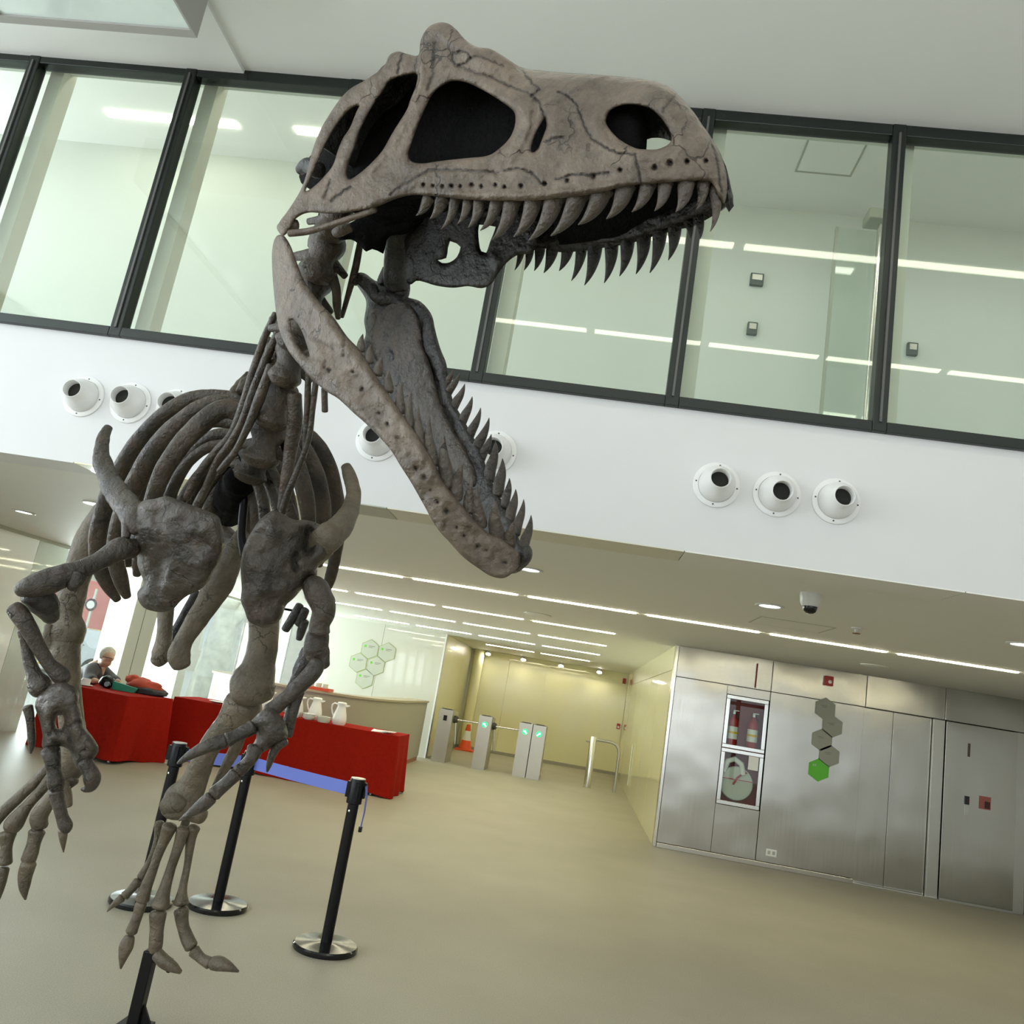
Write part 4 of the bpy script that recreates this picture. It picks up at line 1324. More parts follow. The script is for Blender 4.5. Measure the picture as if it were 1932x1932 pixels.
# loose strap end at the right stanchion
st = MB()
sx0, sy0 = SA[0] + 0.052, SA[1] + 0.005
prev = None
pts = [(0.0, 0.86), (0.012, 0.80), (0.016, 0.72), (0.012, 0.64)]
for i, (dx, z) in enumerate(pts[:-1]):
    dx2, z2 = pts[i + 1]
    w0, w1 = 0.022 - 0.003 * i, 0.022 - 0.003 * (i + 1)
    st.add([(sx0 + dx, sy0 - w0, z), (sx0 + dx, sy0 + w0, z), (sx0 + dx + 0.002, sy0 + w0, z), (sx0 + dx + 0.002, sy0 - w0, z),
            (sx0 + dx2, sy0 - w1, z2), (sx0 + dx2, sy0 + w1, z2), (sx0 + dx2 + 0.002, sy0 + w1, z2), (sx0 + dx2 + 0.002, sy0 - w1, z2)],
           [(0, 1, 2, 3), (4, 7, 6, 5), (0, 4, 5, 1), (1, 5, 6, 2), (2, 6, 7, 3), (3, 7, 4, 0)])
so = st.build('barrier_belt', 'blue_belt')
tag(so, 'loose blue belt end hanging down the right stanchion', 'belt', 'blue barrier belts')
box('clip', sx0 + 0.004, sx0 + 0.022, sy0 - 0.012, sy0 + 0.012, 0.615, 0.645, 'black', so, 0.003)

# ------------------------------------------------------------------ street outside the left front
struct(box('ground_street', -60, XL - 0.3, -10, 70, -0.25, -0.06, 'asphalt'))
struct(box('ground_back', XL - 0.3, 3, 21.0, 70, -0.25, -0.06, 'asphalt'))


def tree(px, py, d, r, lean, label, branch):
    p = P(px, py, d)
    x, y = p[0], p[1]
    root = empty('plane_tree', (x, y, -0.06))
    pts, rr = [], []
    for k in range(11):
        t = k / 10
        pts.append((x + lean[0] * t + 0.08 * math.sin(7 * t), y + lean[1] * t, -0.06 + 6.0 * t))
        rr.append(r * (1.25 - 0.6 * t) * (1 + 0.08 * math.sin(11 * t)))
    MB().pipe(pts, rr, 18).build('trunk', 'bark', root, True)
    b0 = pts[branch]
    MB().pipe([b0, (b0[0] + 0.5, b0[1], b0[2] + 0.9), (b0[0] + 1.0, b0[1] + 0.2, b0[2] + 2.2)], [r * 0.55, r * 0.45, r * 0.3], 12).build('branch', 'bark', root, True)
    tag(root, label, 'tree', 'street trees')


tree(385, 1300, 21.0, 0.34, (0.25, 0.0), 'thick pale tree trunk outside beside the hanging pubis bones', 3)
tree(440, 1300, 27.0, 0.34, (0.1, 0.0), 'farther pale tree trunk outside left of the femur', 4)
tree(206, 1240, 31.0, 0.24, (0.2, 0.0), 'slim tree trunk outside beside the grey column', 5)


def street_box(name, px0, px1, py0, py1, d, depth, mat, label, cat):
    a, b = P(px0, py1, d), P(px1, py0, d)
    x0, x1 = sorted((a[0], b[0]))
    z0, z1 = sorted((a[2], b[2]))
    return x0, x1, (a[1] + b[1]) / 2, z0, z1


c = P(168, 1238, 22.0)
car = empty('parked_car', (c[0], c[1], 0))
cx, cy = c[0] - 1.2, c[1]
MB().prism([(cx - 2.1, 0.22), (cx + 2.1, 0.22), (cx + 2.15, 0.55), (cx + 2.0, 0.72), (cx + 1.15, 0.82), (cx + 0.55, 1.28), (cx - 1.0, 1.34), (cx - 1.75, 0.9), (cx - 2.1, 0.8)], 'y', cy, cy + 1.7).build('body', 'car', car)
MB().prism([(cx + 1.0, 0.84), (cx + 0.5, 1.2), (cx - 0.95, 1.26), (cx - 1.55, 0.88)], 'y', cy - 0.01, cy).build('side_window', 'carglass', car)
for x in (cx - 1.35, cx + 1.35):
    MB().lathe([(0.0, 0.0), (0.3, 0.0), (0.31, 0.05), (0.31, 0.2), (0, 0.2)], (x, cy - 0.02, 0.25), 20, Vector((0, 1, 0)), close=False).build('wheel', 'tyre', car, True)
tag(car, 'silver car parked in the street behind the seated person', 'car')
c = P(190, 1200, 26.0)
yv = empty('yellow_barrier', (c[0], c[1], 0))
for k, z in enumerate((c[2] - 0.75, c[2] + 0.02)):
    box('board', c[0] - 2.2, c[0] + 1.2, c[1], c[1] + 0.06, z - 0.16, z + 0.16, 'yellow', yv, 0.01)
for x in (c[0] - 1.9, c[0] + 0.3, c[0] + 0.9):
    box('post', x - 0.08, x + 0.08, c[1] + 0.06, c[1] + 0.2, -0.06, c[2] + 0.5, 'yellow', yv, 0.01)
tag(yv, 'yellow street barrier outside beyond the silver car', 'barrier')
c = P(138, 1140, 30.0)
bs = empty('red_kiosk', (c[0], c[1], 0))
box('body', c[0] - 4.2, c[0] + 0.2, c[1], c[1] + 2.0, -0.06, c[2] + 1.0, plain('pale_red_paint', (0.80, 0.28, 0.27), 0.5), bs, 0.04)
box('awning', c[0] - 4.3, c[0] + 0.3, c[1] - 0.5, c[1] + 0.0, c[2] + 0.6, c[2] + 0.75, 'porcelain', bs, 0.02)
tag(bs, 'red kiosk at the far side of the street', 'kiosk')
c = P(172, 1141, 20.0)
rsn = empty('road_sign', (c[0], c[1], 0))
MB().lathe([(0.0, 0.02), (0.15, 0.02), (0.155, 0.0)], (c[0], c[1], c[2]), 26, Vector((0, -1, 0)), close=False).build('rim', plain('dark_purple_rim', (0.10, 0.06, 0.07), 0.5), rsn, True)
MB().lathe([(0.0, 0.026), (0.10, 0.026), (0.10, 0.02)], (c[0], c[1], c[2]), 26, Vector((0, -1, 0)), close=False).build('face', 'porcelain', rsn, True)
MB().pipe([(c[0], c[1] + 0.05, -0.06), (c[0], c[1] + 0.05, c[2] + 0.4)], 0.035, 8).build('pole', 'steel_plain', rsn, True)
tag(rsn, 'round dark rimmed road sign outside above the silver car', 'road sign')
c = P(180, 1150, 42.0)
fb = empty('street_building', (c[0], c[1], 0))
box('wall', c[0] - 16, c[0] + 12, c[1], c[1] + 4, -0.06, 11, 'grey_stone', fb)
for k in range(9):
    for z in (1.0, 4.3, 7.6):
        x = c[0] - 15 + k * 3.0
        w_ = box('window', x, x + 1.4, c[1] - 0.06, c[1] + 0.02, z, z + 2.0, 'cream_post', fb)
        box('pane', x + 0.12, x + 1.28, c[1] - 0.08, c[1] - 0.06, z + 0.12, z + 1.88, 'car', w_)
tag(fb, 'pale stone building across the street', 'building')

# ------------------------------------------------------------------ the theropod skeleton
dino = empty('dinosaur_skeleton', (-1.5, 3.35, 0))
tag(dino, 'grey brown cast of a toothed theropod dinosaur skeleton with gaping jaws', 'skeleton')


def cr(pts, n):
    """Catmull-Rom through rows of numbers."""
    pts = [np.array(p, float) for p in pts]
    out = []
    for i in range(len(pts) - 1):
        p0, p1, p2, p3 = [pts[max(0, min(len(pts) - 1, i + j))] for j in (-1, 0, 1, 2)]
        for k in range(n):
            t = k / n
            out.append(0.5 * ((2 * p1) + (-p0 + p2) * t + (2 * p0 - 5 * p1 + 4 * p2 - p3) * t * t + (-p0 + 3 * p1 - 3 * p2 + p3) * t ** 3))
    out.append(pts[-1])
    return out


def set_dirt(o, vals):
    a = o.data.attributes.new('dirt', 'FLOAT', 'POINT')
    a.data.foreach_set('value', np.clip(np.array(vals, np.float32), 0, 1))


def bone(name, pts, mat='bone_body', parent=None, sides=16, flat=1.0, n=6, rough=0.10, fine=0.0, seed=0):
    """A bone swept along (px, py, depth, radius_px) stations; the section is round or flattened in depth."""
    parent = parent or dino
    st = cr(pts, n)
    W = [P(s[0], s[1], s[2]) for s in st]
    R = [max(0.0005, s[3] * s[2] / FPX) for s in st]
    m = len(W)
    # rounded end caps
    def cap(i, sgn):
        t = (W[0] - W[1]) if sgn < 0 else (W[-1] - W[-2])
        t = t / (np.linalg.norm(t) + 1e-9)
        base, r = (W[0], R[0]) if sgn < 0 else (W[-1], R[-1])
        return [(base + t * r * 0.45 * math.sin(a), r * math.cos(a)) for a in (0.6, 1.1, 1.45)]
    a, b = cap(0, -1), cap(0, 1)
    W = [q[0] for q in a[::-1]] + W + [q[0] for q in b]
    R = [q[1] for q in a[::-1]] + R + [q[1] for q in b]
    m = len(W)
    verts, faces = [], []
    off = Vector((seed * 1.3 + len(name), seed * 0.7, seed * 2.1))
    for i in range(m):
        t = W[min(i + 1, m - 1)] - W[max(i - 1, 0)]
        t = t / (np.linalg.norm(t) + 1e-9)
        view = W[i] - CAM
        view = view / np.linalg.norm(view)
        n1 = np.cross(t, view)
        ln = np.linalg.norm(n1)
        n1 = n1 / ln if ln > 1e-4 else np.cross(t, _up) / (np.linalg.norm(np.cross(t, _up)) + 1e-9)
        n2 = np.cross(t, n1)
        for k in range(sides):
            q = 2 * math.pi * k / sides
            d = n1 * math.cos(q) + n2 * math.sin(q) * flat
            p = W[i] + d * R[i]
            nz = noise.noise(Vector(p * 14) + off) * rough + noise.noise(Vector(p * 45) + off) * rough * 0.45
            verts.append(W[i] + d * R[i] * (1 + nz))
    for j in range(m - 1):
        for k in range(sides):
            k2 = (k + 1) % sides
            faces.append((j * sides + k, (j + 1) * sides + k, (j + 1) * sides + k2, j * sides + k2))
    faces.append(tuple(range(sides)))
    faces.append(tuple((m - 1) * sides + k for k in range(sides))[::-1])
    return mk(name, verts, faces, mat, parent, True)


def seg_dist(pts, poly, closed=True):
    """Distance of points (n,2) to a polyline."""
    poly = np.array(poly, float)
    a = poly
    b = np.roll(poly, -1, axis=0)
    if not closed:
        a, b = a[:-1], b[:-1]
    d = np.full(len(pts), 1e9)
    for p, q in zip(a, b):
        v = q - p
        L = v @ v + 1e-9
        t = np.clip(((pts - p) @ v) / L, 0, 1)
        d = np.minimum(d, np.hypot(*(pts - p - t[:, None] * v).T))
    return d


def inside(pts, poly):
    poly = np.array(poly, float)
    x, y = pts[:, 0], pts[:, 1]
    c = np.zeros(len(pts), bool)
    j = len(poly) - 1
    for i in range(len(poly)):
        xi, yi = poly[i]
        xj, yj = poly[j]
        m = ((yi > y) != (yj > y)) & (x < (xj - xi) * (y - yi) / (yj - yi + 1e-12) + xi)
        c ^= m
        j = i
    return c


def smooth_poly(poly, n=3, seg=7):
    """Closed smooth outline resampled to short steps."""
    pts = [np.array(p, float) for p in poly]
    N = len(pts)
    out = []
    for i in range(N):
        p0, p1, p2, p3 = pts[i - 1], pts[i], pts[(i + 1) % N], pts[(i + 2) % N]
        k = max(1, int(np.linalg.norm(p2 - p1) / seg))
        for q in range(k):
            t = q / k
            out.append(0.5 * ((2 * p1) + (-p0 + p2) * t + (2 * p0 - 5 * p1 + 4 * p2 - p3) * t * t + (-p0 + 3 * p1 - 3 * p2 + p3) * t ** 3))
    return np.array(out)


def shell(name, outline, holes, depth, thick, edge, mat, parent=None, relief=(), pits=(), spacing=6.0, seg=7, wob=0.002, mirror=None, back=1.0, sharp=2.0):
    """A plate of bone: outline and openings on a curved sheet, rounded rims, real thickness.
    depth(px,py arrays) -> metres; relief = (polyline, width_px, height_m, dirt)."""
    parent = parent or dino
    out = smooth_poly(outline, seg=seg)
    hs = [smooth_poly(h, seg=seg) for h in holes]
    lo, hi = out.min(0), out.max(0)
    gx = np.arange(lo[0], hi[0], spacing)
    gy = np.arange(lo[1], hi[1], spacing * 0.87)
    X, Y = np.meshgrid(gx, gy)
    X = X + (np.arange(len(gy)) % 2)[:, None] * spacing / 2
    g = np.stack([X.ravel(), Y.ravel()], 1)
    keep = inside(g, out)
    for h in hs:
        keep &= ~inside(g, h)
    g = g[keep]
    db = seg_dist(g, out)
    for h in hs:
        db = np.minimum(db, seg_dist(g, h))
    g = g[db > spacing * 0.55]
    loops = [out] + hs
    pts, edges = [], []
    for L in loops:
        k = len(pts)
        pts += [tuple(p) for p in L]
        edges += [(k + i, k + (i + 1) % len(L)) for i in range(len(L))]
    nb = len(pts)
    pts += [tuple(p) for p in g]
    res = geometry.delaunay_2d_cdt([Vector(p) for p in pts], edges, [], 0, 1e-6)
    vv = np.array([tuple(v) for v in res[0]])
    tri = np.array([f for f in res[2] if len(f) == 3])
    cen = vv[tri].mean(1)
    ok = inside(cen, out)
    for h in hs:
        ok &= ~inside(cen, h)
    tri = tri[ok]
    d = seg_dist(vv, out)
    for h in hs:
        d = np.minimum(d, seg_dist(vv, h))
    u = np.clip(d / edge, 0, 1)
    prof = (1 - (1 - u) ** sharp) ** (1 / sharp)
    dep = depth(vv[:, 0], vv[:, 1])
    front = thick * prof
    dirt = np.zeros(len(vv))
    for (poly, w, h, dt) in relief:
        q = np.exp(-(seg_dist(vv, poly, False) / w) ** 2)
        front = front + h * q * prof
        dirt = np.maximum(dirt, dt * q)
    for (x, y, r) in pits:
        q = np.exp(-(((vv[:, 0] - x) ** 2 + (vv[:, 1] - y) ** 2) / (r * r)) ** 2)
        front = front - 0.012 * q
        dirt = np.maximum(dirt, 0.95 * q)
    wv = np.array([noise.noise(Vector((x * 0.035, y * 0.035, 3.3))) + 0.5 * noise.noise(Vector((x * 0.1, y * 0.1, 7.7))) for x, y in vv])
    front = front + wob * wv * prof
    bdry = d < 1e-3
    F = [P(x, y, z - f) for (x, y), z, f in zip(vv, dep, front)]
    # parallel back face (never crosses the front)
    bk = np.where(bdry, 0, -(thick * prof * back) - 0.0008)
    Bk = [P(x, y, z - b) for (x, y), z, b in zip(vv, dep, bk)]
    nV = len(vv)
    idx = np.where(bdry, np.arange(nV), np.arange(nV) + nV)
    # orientation: front faces the camera
    faces = []
    for a, b, c in tri:
        ar = (vv[b][0] - vv[a][0]) * (vv[c][1] - vv[a][1]) - (vv[b][1] - vv[a][1]) * (vv[c][0] - vv[a][0])
        if ar > 0:
            a, b, c = a, c, b
        faces.append((a, b, c))
        faces.append((idx[a], idx[c], idx[b]))
    V = F + Bk
    used = sorted(set(i for f in faces for i in f))
    remap = {o: i for i, o in enumerate(used)}
    V = [V[i] for i in used]
    DD = np.concatenate([dirt, np.zeros(nV)])[used]
    faces = [tuple(remap[i] for i in f) for f in faces]
    if mirror is not None:
        V = [mirror(p) for p in V]
        faces = [f[::-1] for f in faces]
    o = mk(name, V, faces, mat, parent, True)
    set_dirt(o, DD)
    return o


# ---- skull planes: near flank, sagittal plane, far flank
def inv_depth(px, py):
    return 0.3775 + 0.000219 * px + 0.000108 * py


def S(px, py):
    return P(px, py, 1 / inv_depth(px, py))


J0, J1 = S(545, 440), P(740, 545, 2.12)
RV = J1 - J0
RH = RV / np.linalg.norm(RV)
TIP = S(1365, 350) + RH * 0.085
M0 = J0 + RV * 0.5
FM = TIP - M0
SN = RV - FM * (RV @ FM) / (FM @ FM)
SN = SN / np.linalg.norm(SN)


def sag_depth(px, py):
    r = _fwd[None, :] + _rt[None, :] * ((np.atleast_1d(px) - 966.0) / FPX)[:, None] - _up[None, :] * ((np.atleast_1d(py) - 966.0) / FPX)[:, None]
    return ((M0 - CAM) @ SN) / (r @ SN)


def mirror_sag(p):
    return p - SN * 2 * float((p - M0) @ SN)


FAR0 = mirror_sag(S(800, 370))
_fn = np.cross(mirror_sag(S(1100, 370)) - FAR0, mirror_sag(S(800, 600)) - FAR0)
_fn = _fn / np.linalg.norm(_fn)


def far_depth(px, py):
    r = _fwd[None, :] + _rt[None, :] * ((np.atleast_1d(px) - 966.0) / FPX)[:, None] - _up[None, :] * ((np.atleast_1d(py) - 966.0) / FPX)[:, None]
    return ((FAR0 - CAM) @ _fn) / (r @ _fn)


SNOUT = [(1150, 142), (1209, 149), (1242, 155), (1268, 168), (1286, 186), (1307, 209), (1325, 235), (1343, 261), (1361, 295), (1370, 326), (1372, 359), (1366, 384)]
ROOF = [(984, 127), (1028, 134), (1079, 138), (1144, 142), (1209, 149), (1242, 155)]


def skull_depth(px, py):
    px, py = np.atleast_1d(px).astype(float), np.atleast_1d(py).astype(float)
    d0 = 1 / inv_depth(px, py)
    ds = sag_depth(px, py)
    q = np.stack([px, py], 1)
    t = np.clip(seg_dist(q, SNOUT, False) / 185.0, 0, 1)
    s1 = 1 - np.sqrt(np.clip(1 - (1 - t) ** 2, 0, 1))
    t2 = np.clip(seg_dist(q, ROOF, False) / 90.0, 0, 1)
    s2 = 0.8 * (1 - np.sqrt(np.clip(1 - (1 - t2) ** 2, 0, 1)))
    s = np.maximum(s1, s2)
    return d0 * (1 - s) + ds * s


JAWTIP = [(980, 1049), (1000, 1050), (985, 1070), (949, 1093), (930, 1090)]


def jaw_depth(px, py):
    px, py = np.atleast_1d(px).astype(float), np.atleast_1d(py).astype(float)
    d0 = 1 / inv_depth(px, py)
    ds = sag_depth(px, py)
    t = np.clip(np.hypot(px - 985, py - 1060) / 330.0, 0, 1)
    s = (1 - t) ** 1.6
    d0 = d0 + 0.07 * np.clip((630 - px) / 115, 0, 1.2) ** 2 * np.clip((760 - py) / 120, 0, 1)
    return d0 * (1 - s) + ds * s


def far_jaw_depth(px, py):
    px, py = np.atleast_1d(px).astype(float), np.atleast_1d(py).astype(float)
    d0 = far_depth(px, py)
    ds = sag_depth(px, py)
    t = np.clip(np.hypot(px - 990, py - 1050) / 330.0, 0, 1)
    s = (1 - t) ** 1.6
    return d0 * (1 - s) + ds * s


skull_out = [(524, 427), (531, 413), (540, 402), (559, 373), (570, 352), (580, 322), (589, 285), (603, 248), (622, 215), (640, 189), (660, 168), (691, 150), (717, 132), (728, 119), (735, 104),
             (751, 97), (769, 102), (789, 104), (793, 80), (800, 62), (811, 49), (829, 42), (847, 45), (862, 57), (878, 75), (898, 88), (924, 92), (950, 106), (984, 127), (1028, 134), (1079, 138),
             (1144, 142), (1209, 149), (1242, 155), (1268, 168), (1286, 186), (1307, 209), (1325, 235), (1343, 261), (1361, 295), (1370, 326), (1372, 359), (1366, 384), (1357, 372), (1346, 350),
             (1336, 342), (1307, 341), (1260, 344), (1222, 347), (1196, 349), (1157, 357), (1126, 365), (1074, 372), (1012, 378), (940, 379), (875, 376), (816, 370), (779, 368), (746, 376), (707, 391),
             (655, 401), (624, 403), (601, 402), (585, 401), (570, 405), (556, 415), (548, 430), (537, 444), (528, 441)]
holes = [
    [(577, 360), (588, 334), (606, 290), (629, 246), (650, 217), (666, 203), (677, 200), (672, 212), (660, 241), (647, 261), (637, 285), (631, 305), (622, 321), (598, 347)],
    [(734, 155), (748, 147), (772, 141), (787, 141), (785, 160), (774, 189), (766, 210), (742, 248), (722, 283), (702, 306), (681, 325), (660, 338), (654, 326), (660, 303), (671, 274), (680, 246), (699, 207), (720, 176)],
    [(818, 176), (842, 158), (860, 153), (883, 157), (914, 172), (945, 191), (966, 207), (972, 218), (971, 238), (961, 261), (940, 282), (919, 294), (883, 298), (836, 303), (798, 308), (778, 305), (770, 292), (776, 272), (787, 241), (800, 210)],
    [(1145, 220), (1154, 207), (1173, 199), (1198, 198), (1224, 204), (1242, 217), (1258, 238), (1267, 259), (1261, 272), (1242, 281), (1222, 282), (1198, 279), (1170, 264), (1152, 246), (1144, 233)],
    [(1028, 224), (1031, 238), (1024, 259), (1014, 282), (1004, 287), (1003, 276), (1012, 250), (1022, 232)],
]
G = 0.006
sut = [
    ([(984, 127), (990, 140), (1003, 156)], 2.2, -G, 0.9),
    ([(1051, 173), (1072, 181), (1087, 196), (1096, 217), (1101, 235), (1116, 261), (1142, 279), (1173, 290), (1198, 291), (1202, 308), (1206, 328), (1209, 346)], 2.0, -G, 0.75),
    ([(1050, 339), (1079, 330), (1118, 330), (1149, 326)], 2.2, -G, 0.9),
    ([(1030, 266), (1046, 261), (1064, 259)], 2.2, -G, 0.8),
    ([(950, 323), (978, 318), (1002, 326), (1017, 339), (1026, 348)], 2.0, -G, 0.7),
    ([(1003, 156), (1018, 168), (1002, 181), (1020, 196), (1028, 222)], 2.0, -G, 0.75),
    ([(738, 367), (761, 347), (790, 334), (810, 320), (873, 321), (940, 326)], 2.0, -G, 0.6),
    ([(624, 380), (645, 362), (662, 353)], 2.2, -G, 0.85),
    ([(612, 372), (624, 339)], 2.0, -G, 0.6),
    ([(821, 78), (818, 111), (816, 145), (806, 170)], 3.0, -G * 0.8, 0.6),
    ([(854, 111), (856, 101), (870, 95), (883, 98), (887, 110), (876, 121), (862, 124), (854, 113)], 2.2, -G, 0.8),
    ([(865, 124), (890, 134), (904, 140), (930, 146), (945, 156), (985, 172), (1003, 180)], 2.2, -G, 0.55),
    ([(760, 100), (753, 122), (750, 138)], 2.4, -G, 0.9),
    ([(887, 110), (905, 104), (922, 114), (950, 125)], 2.0, -G * 0.8, 0.5),
    ([(1250, 210), (1262, 195), (1272, 180)], 2.5, -G * 0.7, 0.6),
    ([(1340, 260), (1352, 300), (1357, 335), (1362, 362)], 2.0, -G, 0.75),
    # raised rims and ridges
    ([(795, 100), (797, 130), (793, 160), (783, 190)], 6, 0.008, 0),
    ([(830, 60), (860, 85), (905, 115), (960, 140)], 10, 0.008, 0),
    ([(980, 195), (1000, 230), (990, 270), (965, 300)], 9, 0.008, 0),
    ([(1130, 190), (1120, 230), (1145, 275), (1200, 300), (1265, 290)], 11, 0.007, 0),
    ([(1255, 205), (1282, 250), (1285, 280)], 10, 0.007, 0),
    ([(700, 380), (760, 350), (830, 330), (900, 325)], 10, 0.006, 0),
    ([(650, 300), (690, 330), (720, 300), (760, 240)], 7, 0.006, 0),
    ([(800, 363), (900, 368), (1010, 368), (1100, 358), (1180, 345)], 6, 0.006, 0),
    ([(1010, 190), (1003, 240), (985, 285)], 6, -0.008, 0.1),
]
pit = [(799, 349, 3.4), (817, 351, 3), (835, 352, 3.6), (852, 351, 3.6), (869, 352, 3), (890, 349, 3.6), (908, 352, 3.4), (935, 349, 3.6), (952, 353, 3.6), (983, 351, 4), (1028, 347, 4), (1070, 341, 4),
       (1120, 334, 4), (1170, 321, 4), (1235, 316, 5.2), (1264, 308, 6), (1296, 305, 4.6), (1332, 304, 4)]
def jag(poly, amp=1.6, step=5.0, seed=1):
    rnd = random.Random(seed + int(poly[0][0]))
    out = []
    for (x0, y0), (x1, y1) in zip(poly[:-1], poly[1:]):
        n = max(1, int(math.hypot(x1 - x0, y1 - y0) / step))
        for k in range(n):
            t = k / n
            out.append((x0 + (x1 - x0) * t + rnd.uniform(-amp, amp), y0 + (y1 - y0) * t + rnd.uniform(-amp, amp)))
    out.append(poly[-1])
    return out


sut = [(jag(q), w * 0.95, h, min(1.0, dt * 1.3)) if h < 0 and dt > 0.3 else (q, w, h, dt) for q, w, h, dt in sut]
skull = shell('skull', skull_out, holes, skull_depth, 0.014, 16, 'bone_skull', dino, sut, pit, spacing=3.1, seg=4, wob=0.005)
skull['label'] = 'grey tan skull flank with large black openings'
# the other flank, mirrored across the skull's midline
far_out = [q for q in skull_out if not (580 < q[0] < 900 and q[1] > 365)]
_ix = far_out.index((940, 379)) + 1
far_out[_ix:_ix] = [(875, 352), (816, 326), (746, 318), (690, 335), (630, 375), (590, 398)]
shell('skull_far_flank', far_out, [holes[3]], skull_depth, 0.012, 14, 'bone_dark', dino, spacing=10, seg=9, mirror=mirror_sag)  # same bone as the near flank, shade put into its colour


def loft(name, a, b, mat, bulge, parent=None, nseg=6, tmax=1.0):
    """Sheet of bone between two rows of points, bowed along a vector, with thickness."""
    V, Fc = [], []
    n = len(a)
    for p, q in zip(a, b):
        for k in range(nseg + 1):
            t = k / nseg * tmax
            V.append(p * (1 - t) + q * t + np.array(bulge) * 4 * t * (1 - t))
    for i in range(n - 1):
        for k in range(nseg):
            r = i * (nseg + 1) + k
            Fc.append((r, r + 1, r + nseg + 2, r + nseg + 1))
    o = mk(name, V, Fc, mat, parent or dino, True)
    s = o.modifiers.new('thick', 'SOLIDIFY')
    s.thickness = 0.01
    s.offset = 0
    return o


def skp(pts, push=0.004):
    d = skull_depth(np.array([p[0] for p in pts]), np.array([p[1] for p in pts])) + push
    return [P(p[0], p[1], z) for p, z in zip(pts, d)]


roofline = cr([(600, 272), (630, 212), (664, 172), (700, 152), (735, 118), (770, 112), (815, 110), (860, 116), (910, 114), (950, 116), (990, 146), (1060, 152), (1140, 157), (1200, 164)], 3)
ra = skp(roofline)
loft('skull_roof', ra, [mirror_sag(p) for p in ra], 'bone_dark', (0, 0, 0.004), skull)  # umber paints the shade under the roof
pal = cr([(960, 372), (1010, 370), (1110, 360), (1200, 343), (1280, 338), (1330, 336)], 3)
pa = skp(pal, 0.012)
loft('palate', pa, [mirror_sag(p) for p in pa], 'bone_inner_shade', (0, 0, 0.06), skull)  # closes the skull against light from below; its black paints in shade
pal = cr([(640, 392), (720, 378), (790, 362), (900, 368), (965, 372)], 3)
pa = skp(pal, 0.012)
loft('palate', pa, [mirror_sag(p) for p in pa], 'bone_inner_shade', (0, 0, 0.03), skull, tmax=0.5)
# midline blocker added inside the skull, black to stand in for shade
def mid_depth(px, py):
    return sag_depth(np.array(px, float), np.array(py, float))


shell('braincase_blocker', [(566, 320), (590, 288), (640, 205), (700, 160), (760, 130), (860, 125), (960, 140), (1080, 155), (1170, 180), (1215, 225), (1216, 300), (1180, 335), (1040, 372), (800, 372), (640, 392), (590, 360), (568, 345)], [],
      mid_depth, 0.05, 40, 'bone_inner_shade', skull, spacing=14, seg=12)
bone('occipital_condyle', [(565, 322, 1.95, 9), (580, 312, 1.93, 14), (600, 320, 1.9, 16)], 'bone_dark', skull)
# bar between quadrate and cheek
bone('cheek_bar', [(546, 440, 1.84, 7), (578, 437, 1.83, 6.5), (612, 428, 1.81, 5.5), (645, 417, 1.79, 5.5), (680, 405, 1.77, 6), (707, 394, 1.75, 7)], 'bone_skull', skull, 12)
bone('quadrate', [(530, 432, 1.87, 10), (545, 425, 1.86, 12), (560, 424, 1.86, 10)], 'bone_skull', skull, 12)
# inner jaw-joint bones and palate plates, shade put into their dark colour
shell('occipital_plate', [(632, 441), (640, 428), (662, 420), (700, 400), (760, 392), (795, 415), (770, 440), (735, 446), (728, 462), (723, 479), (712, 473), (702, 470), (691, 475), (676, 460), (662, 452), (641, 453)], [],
      lambda x, y: 0 * x + 1.97, 0.012, 10, 'bone_inner_shade', skull, spacing=9)
bone('knob', [(632, 440, 1.93, 8), (645, 434, 1.92, 10), (662, 430, 1.92, 8)], 'bone_skull', skull, 12, rough=0.3)
bone('far_quadrate', [(770, 405, 2.0, 30), (755, 440, 2.03, 25), (750, 480, 2.07, 24), (748, 520, 2.1, 25), (752, 548, 2.12, 22), (755, 560, 2.12, 18)], 'bone_dark', skull, 18, rough=0.12)


def pal_depth(x, y):
    return far_depth(x, y) * 0.5 + sag_depth(x, y) * 0.5 + 0.02


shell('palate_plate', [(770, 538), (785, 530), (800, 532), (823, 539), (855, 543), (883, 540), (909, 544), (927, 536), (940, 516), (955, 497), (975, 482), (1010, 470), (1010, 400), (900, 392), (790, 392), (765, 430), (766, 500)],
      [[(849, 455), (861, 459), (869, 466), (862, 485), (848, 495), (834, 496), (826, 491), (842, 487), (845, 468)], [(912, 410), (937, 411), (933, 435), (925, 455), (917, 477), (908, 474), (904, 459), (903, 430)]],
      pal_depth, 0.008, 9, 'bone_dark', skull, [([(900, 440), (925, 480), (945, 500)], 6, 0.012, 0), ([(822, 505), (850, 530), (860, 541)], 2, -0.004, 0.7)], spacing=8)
# far upper jaw with its tooth row
far_up = [(940, 500), (965, 470), (1000, 462), (1060, 455), (1120, 452), (1180, 444), (1225, 425), (1262, 412), (1300, 398), (1330, 390), (1345, 380), (1350, 360), (1330, 350), (1200, 375), (1050, 400), (960, 410), (930, 450)]


def far_up_depth(x, y):
    x = np.atleast_1d(x).astype(float)
    y = np.atleast_1d(y).astype(float)
    f, s = far_depth(x, y), sag_depth(x, y)
    t = np.clip((1360 - x) / 260.0, 0, 1)
    w = np.sqrt(1 - (1 - t) ** 2)
    return s * (1 - w) + f * w


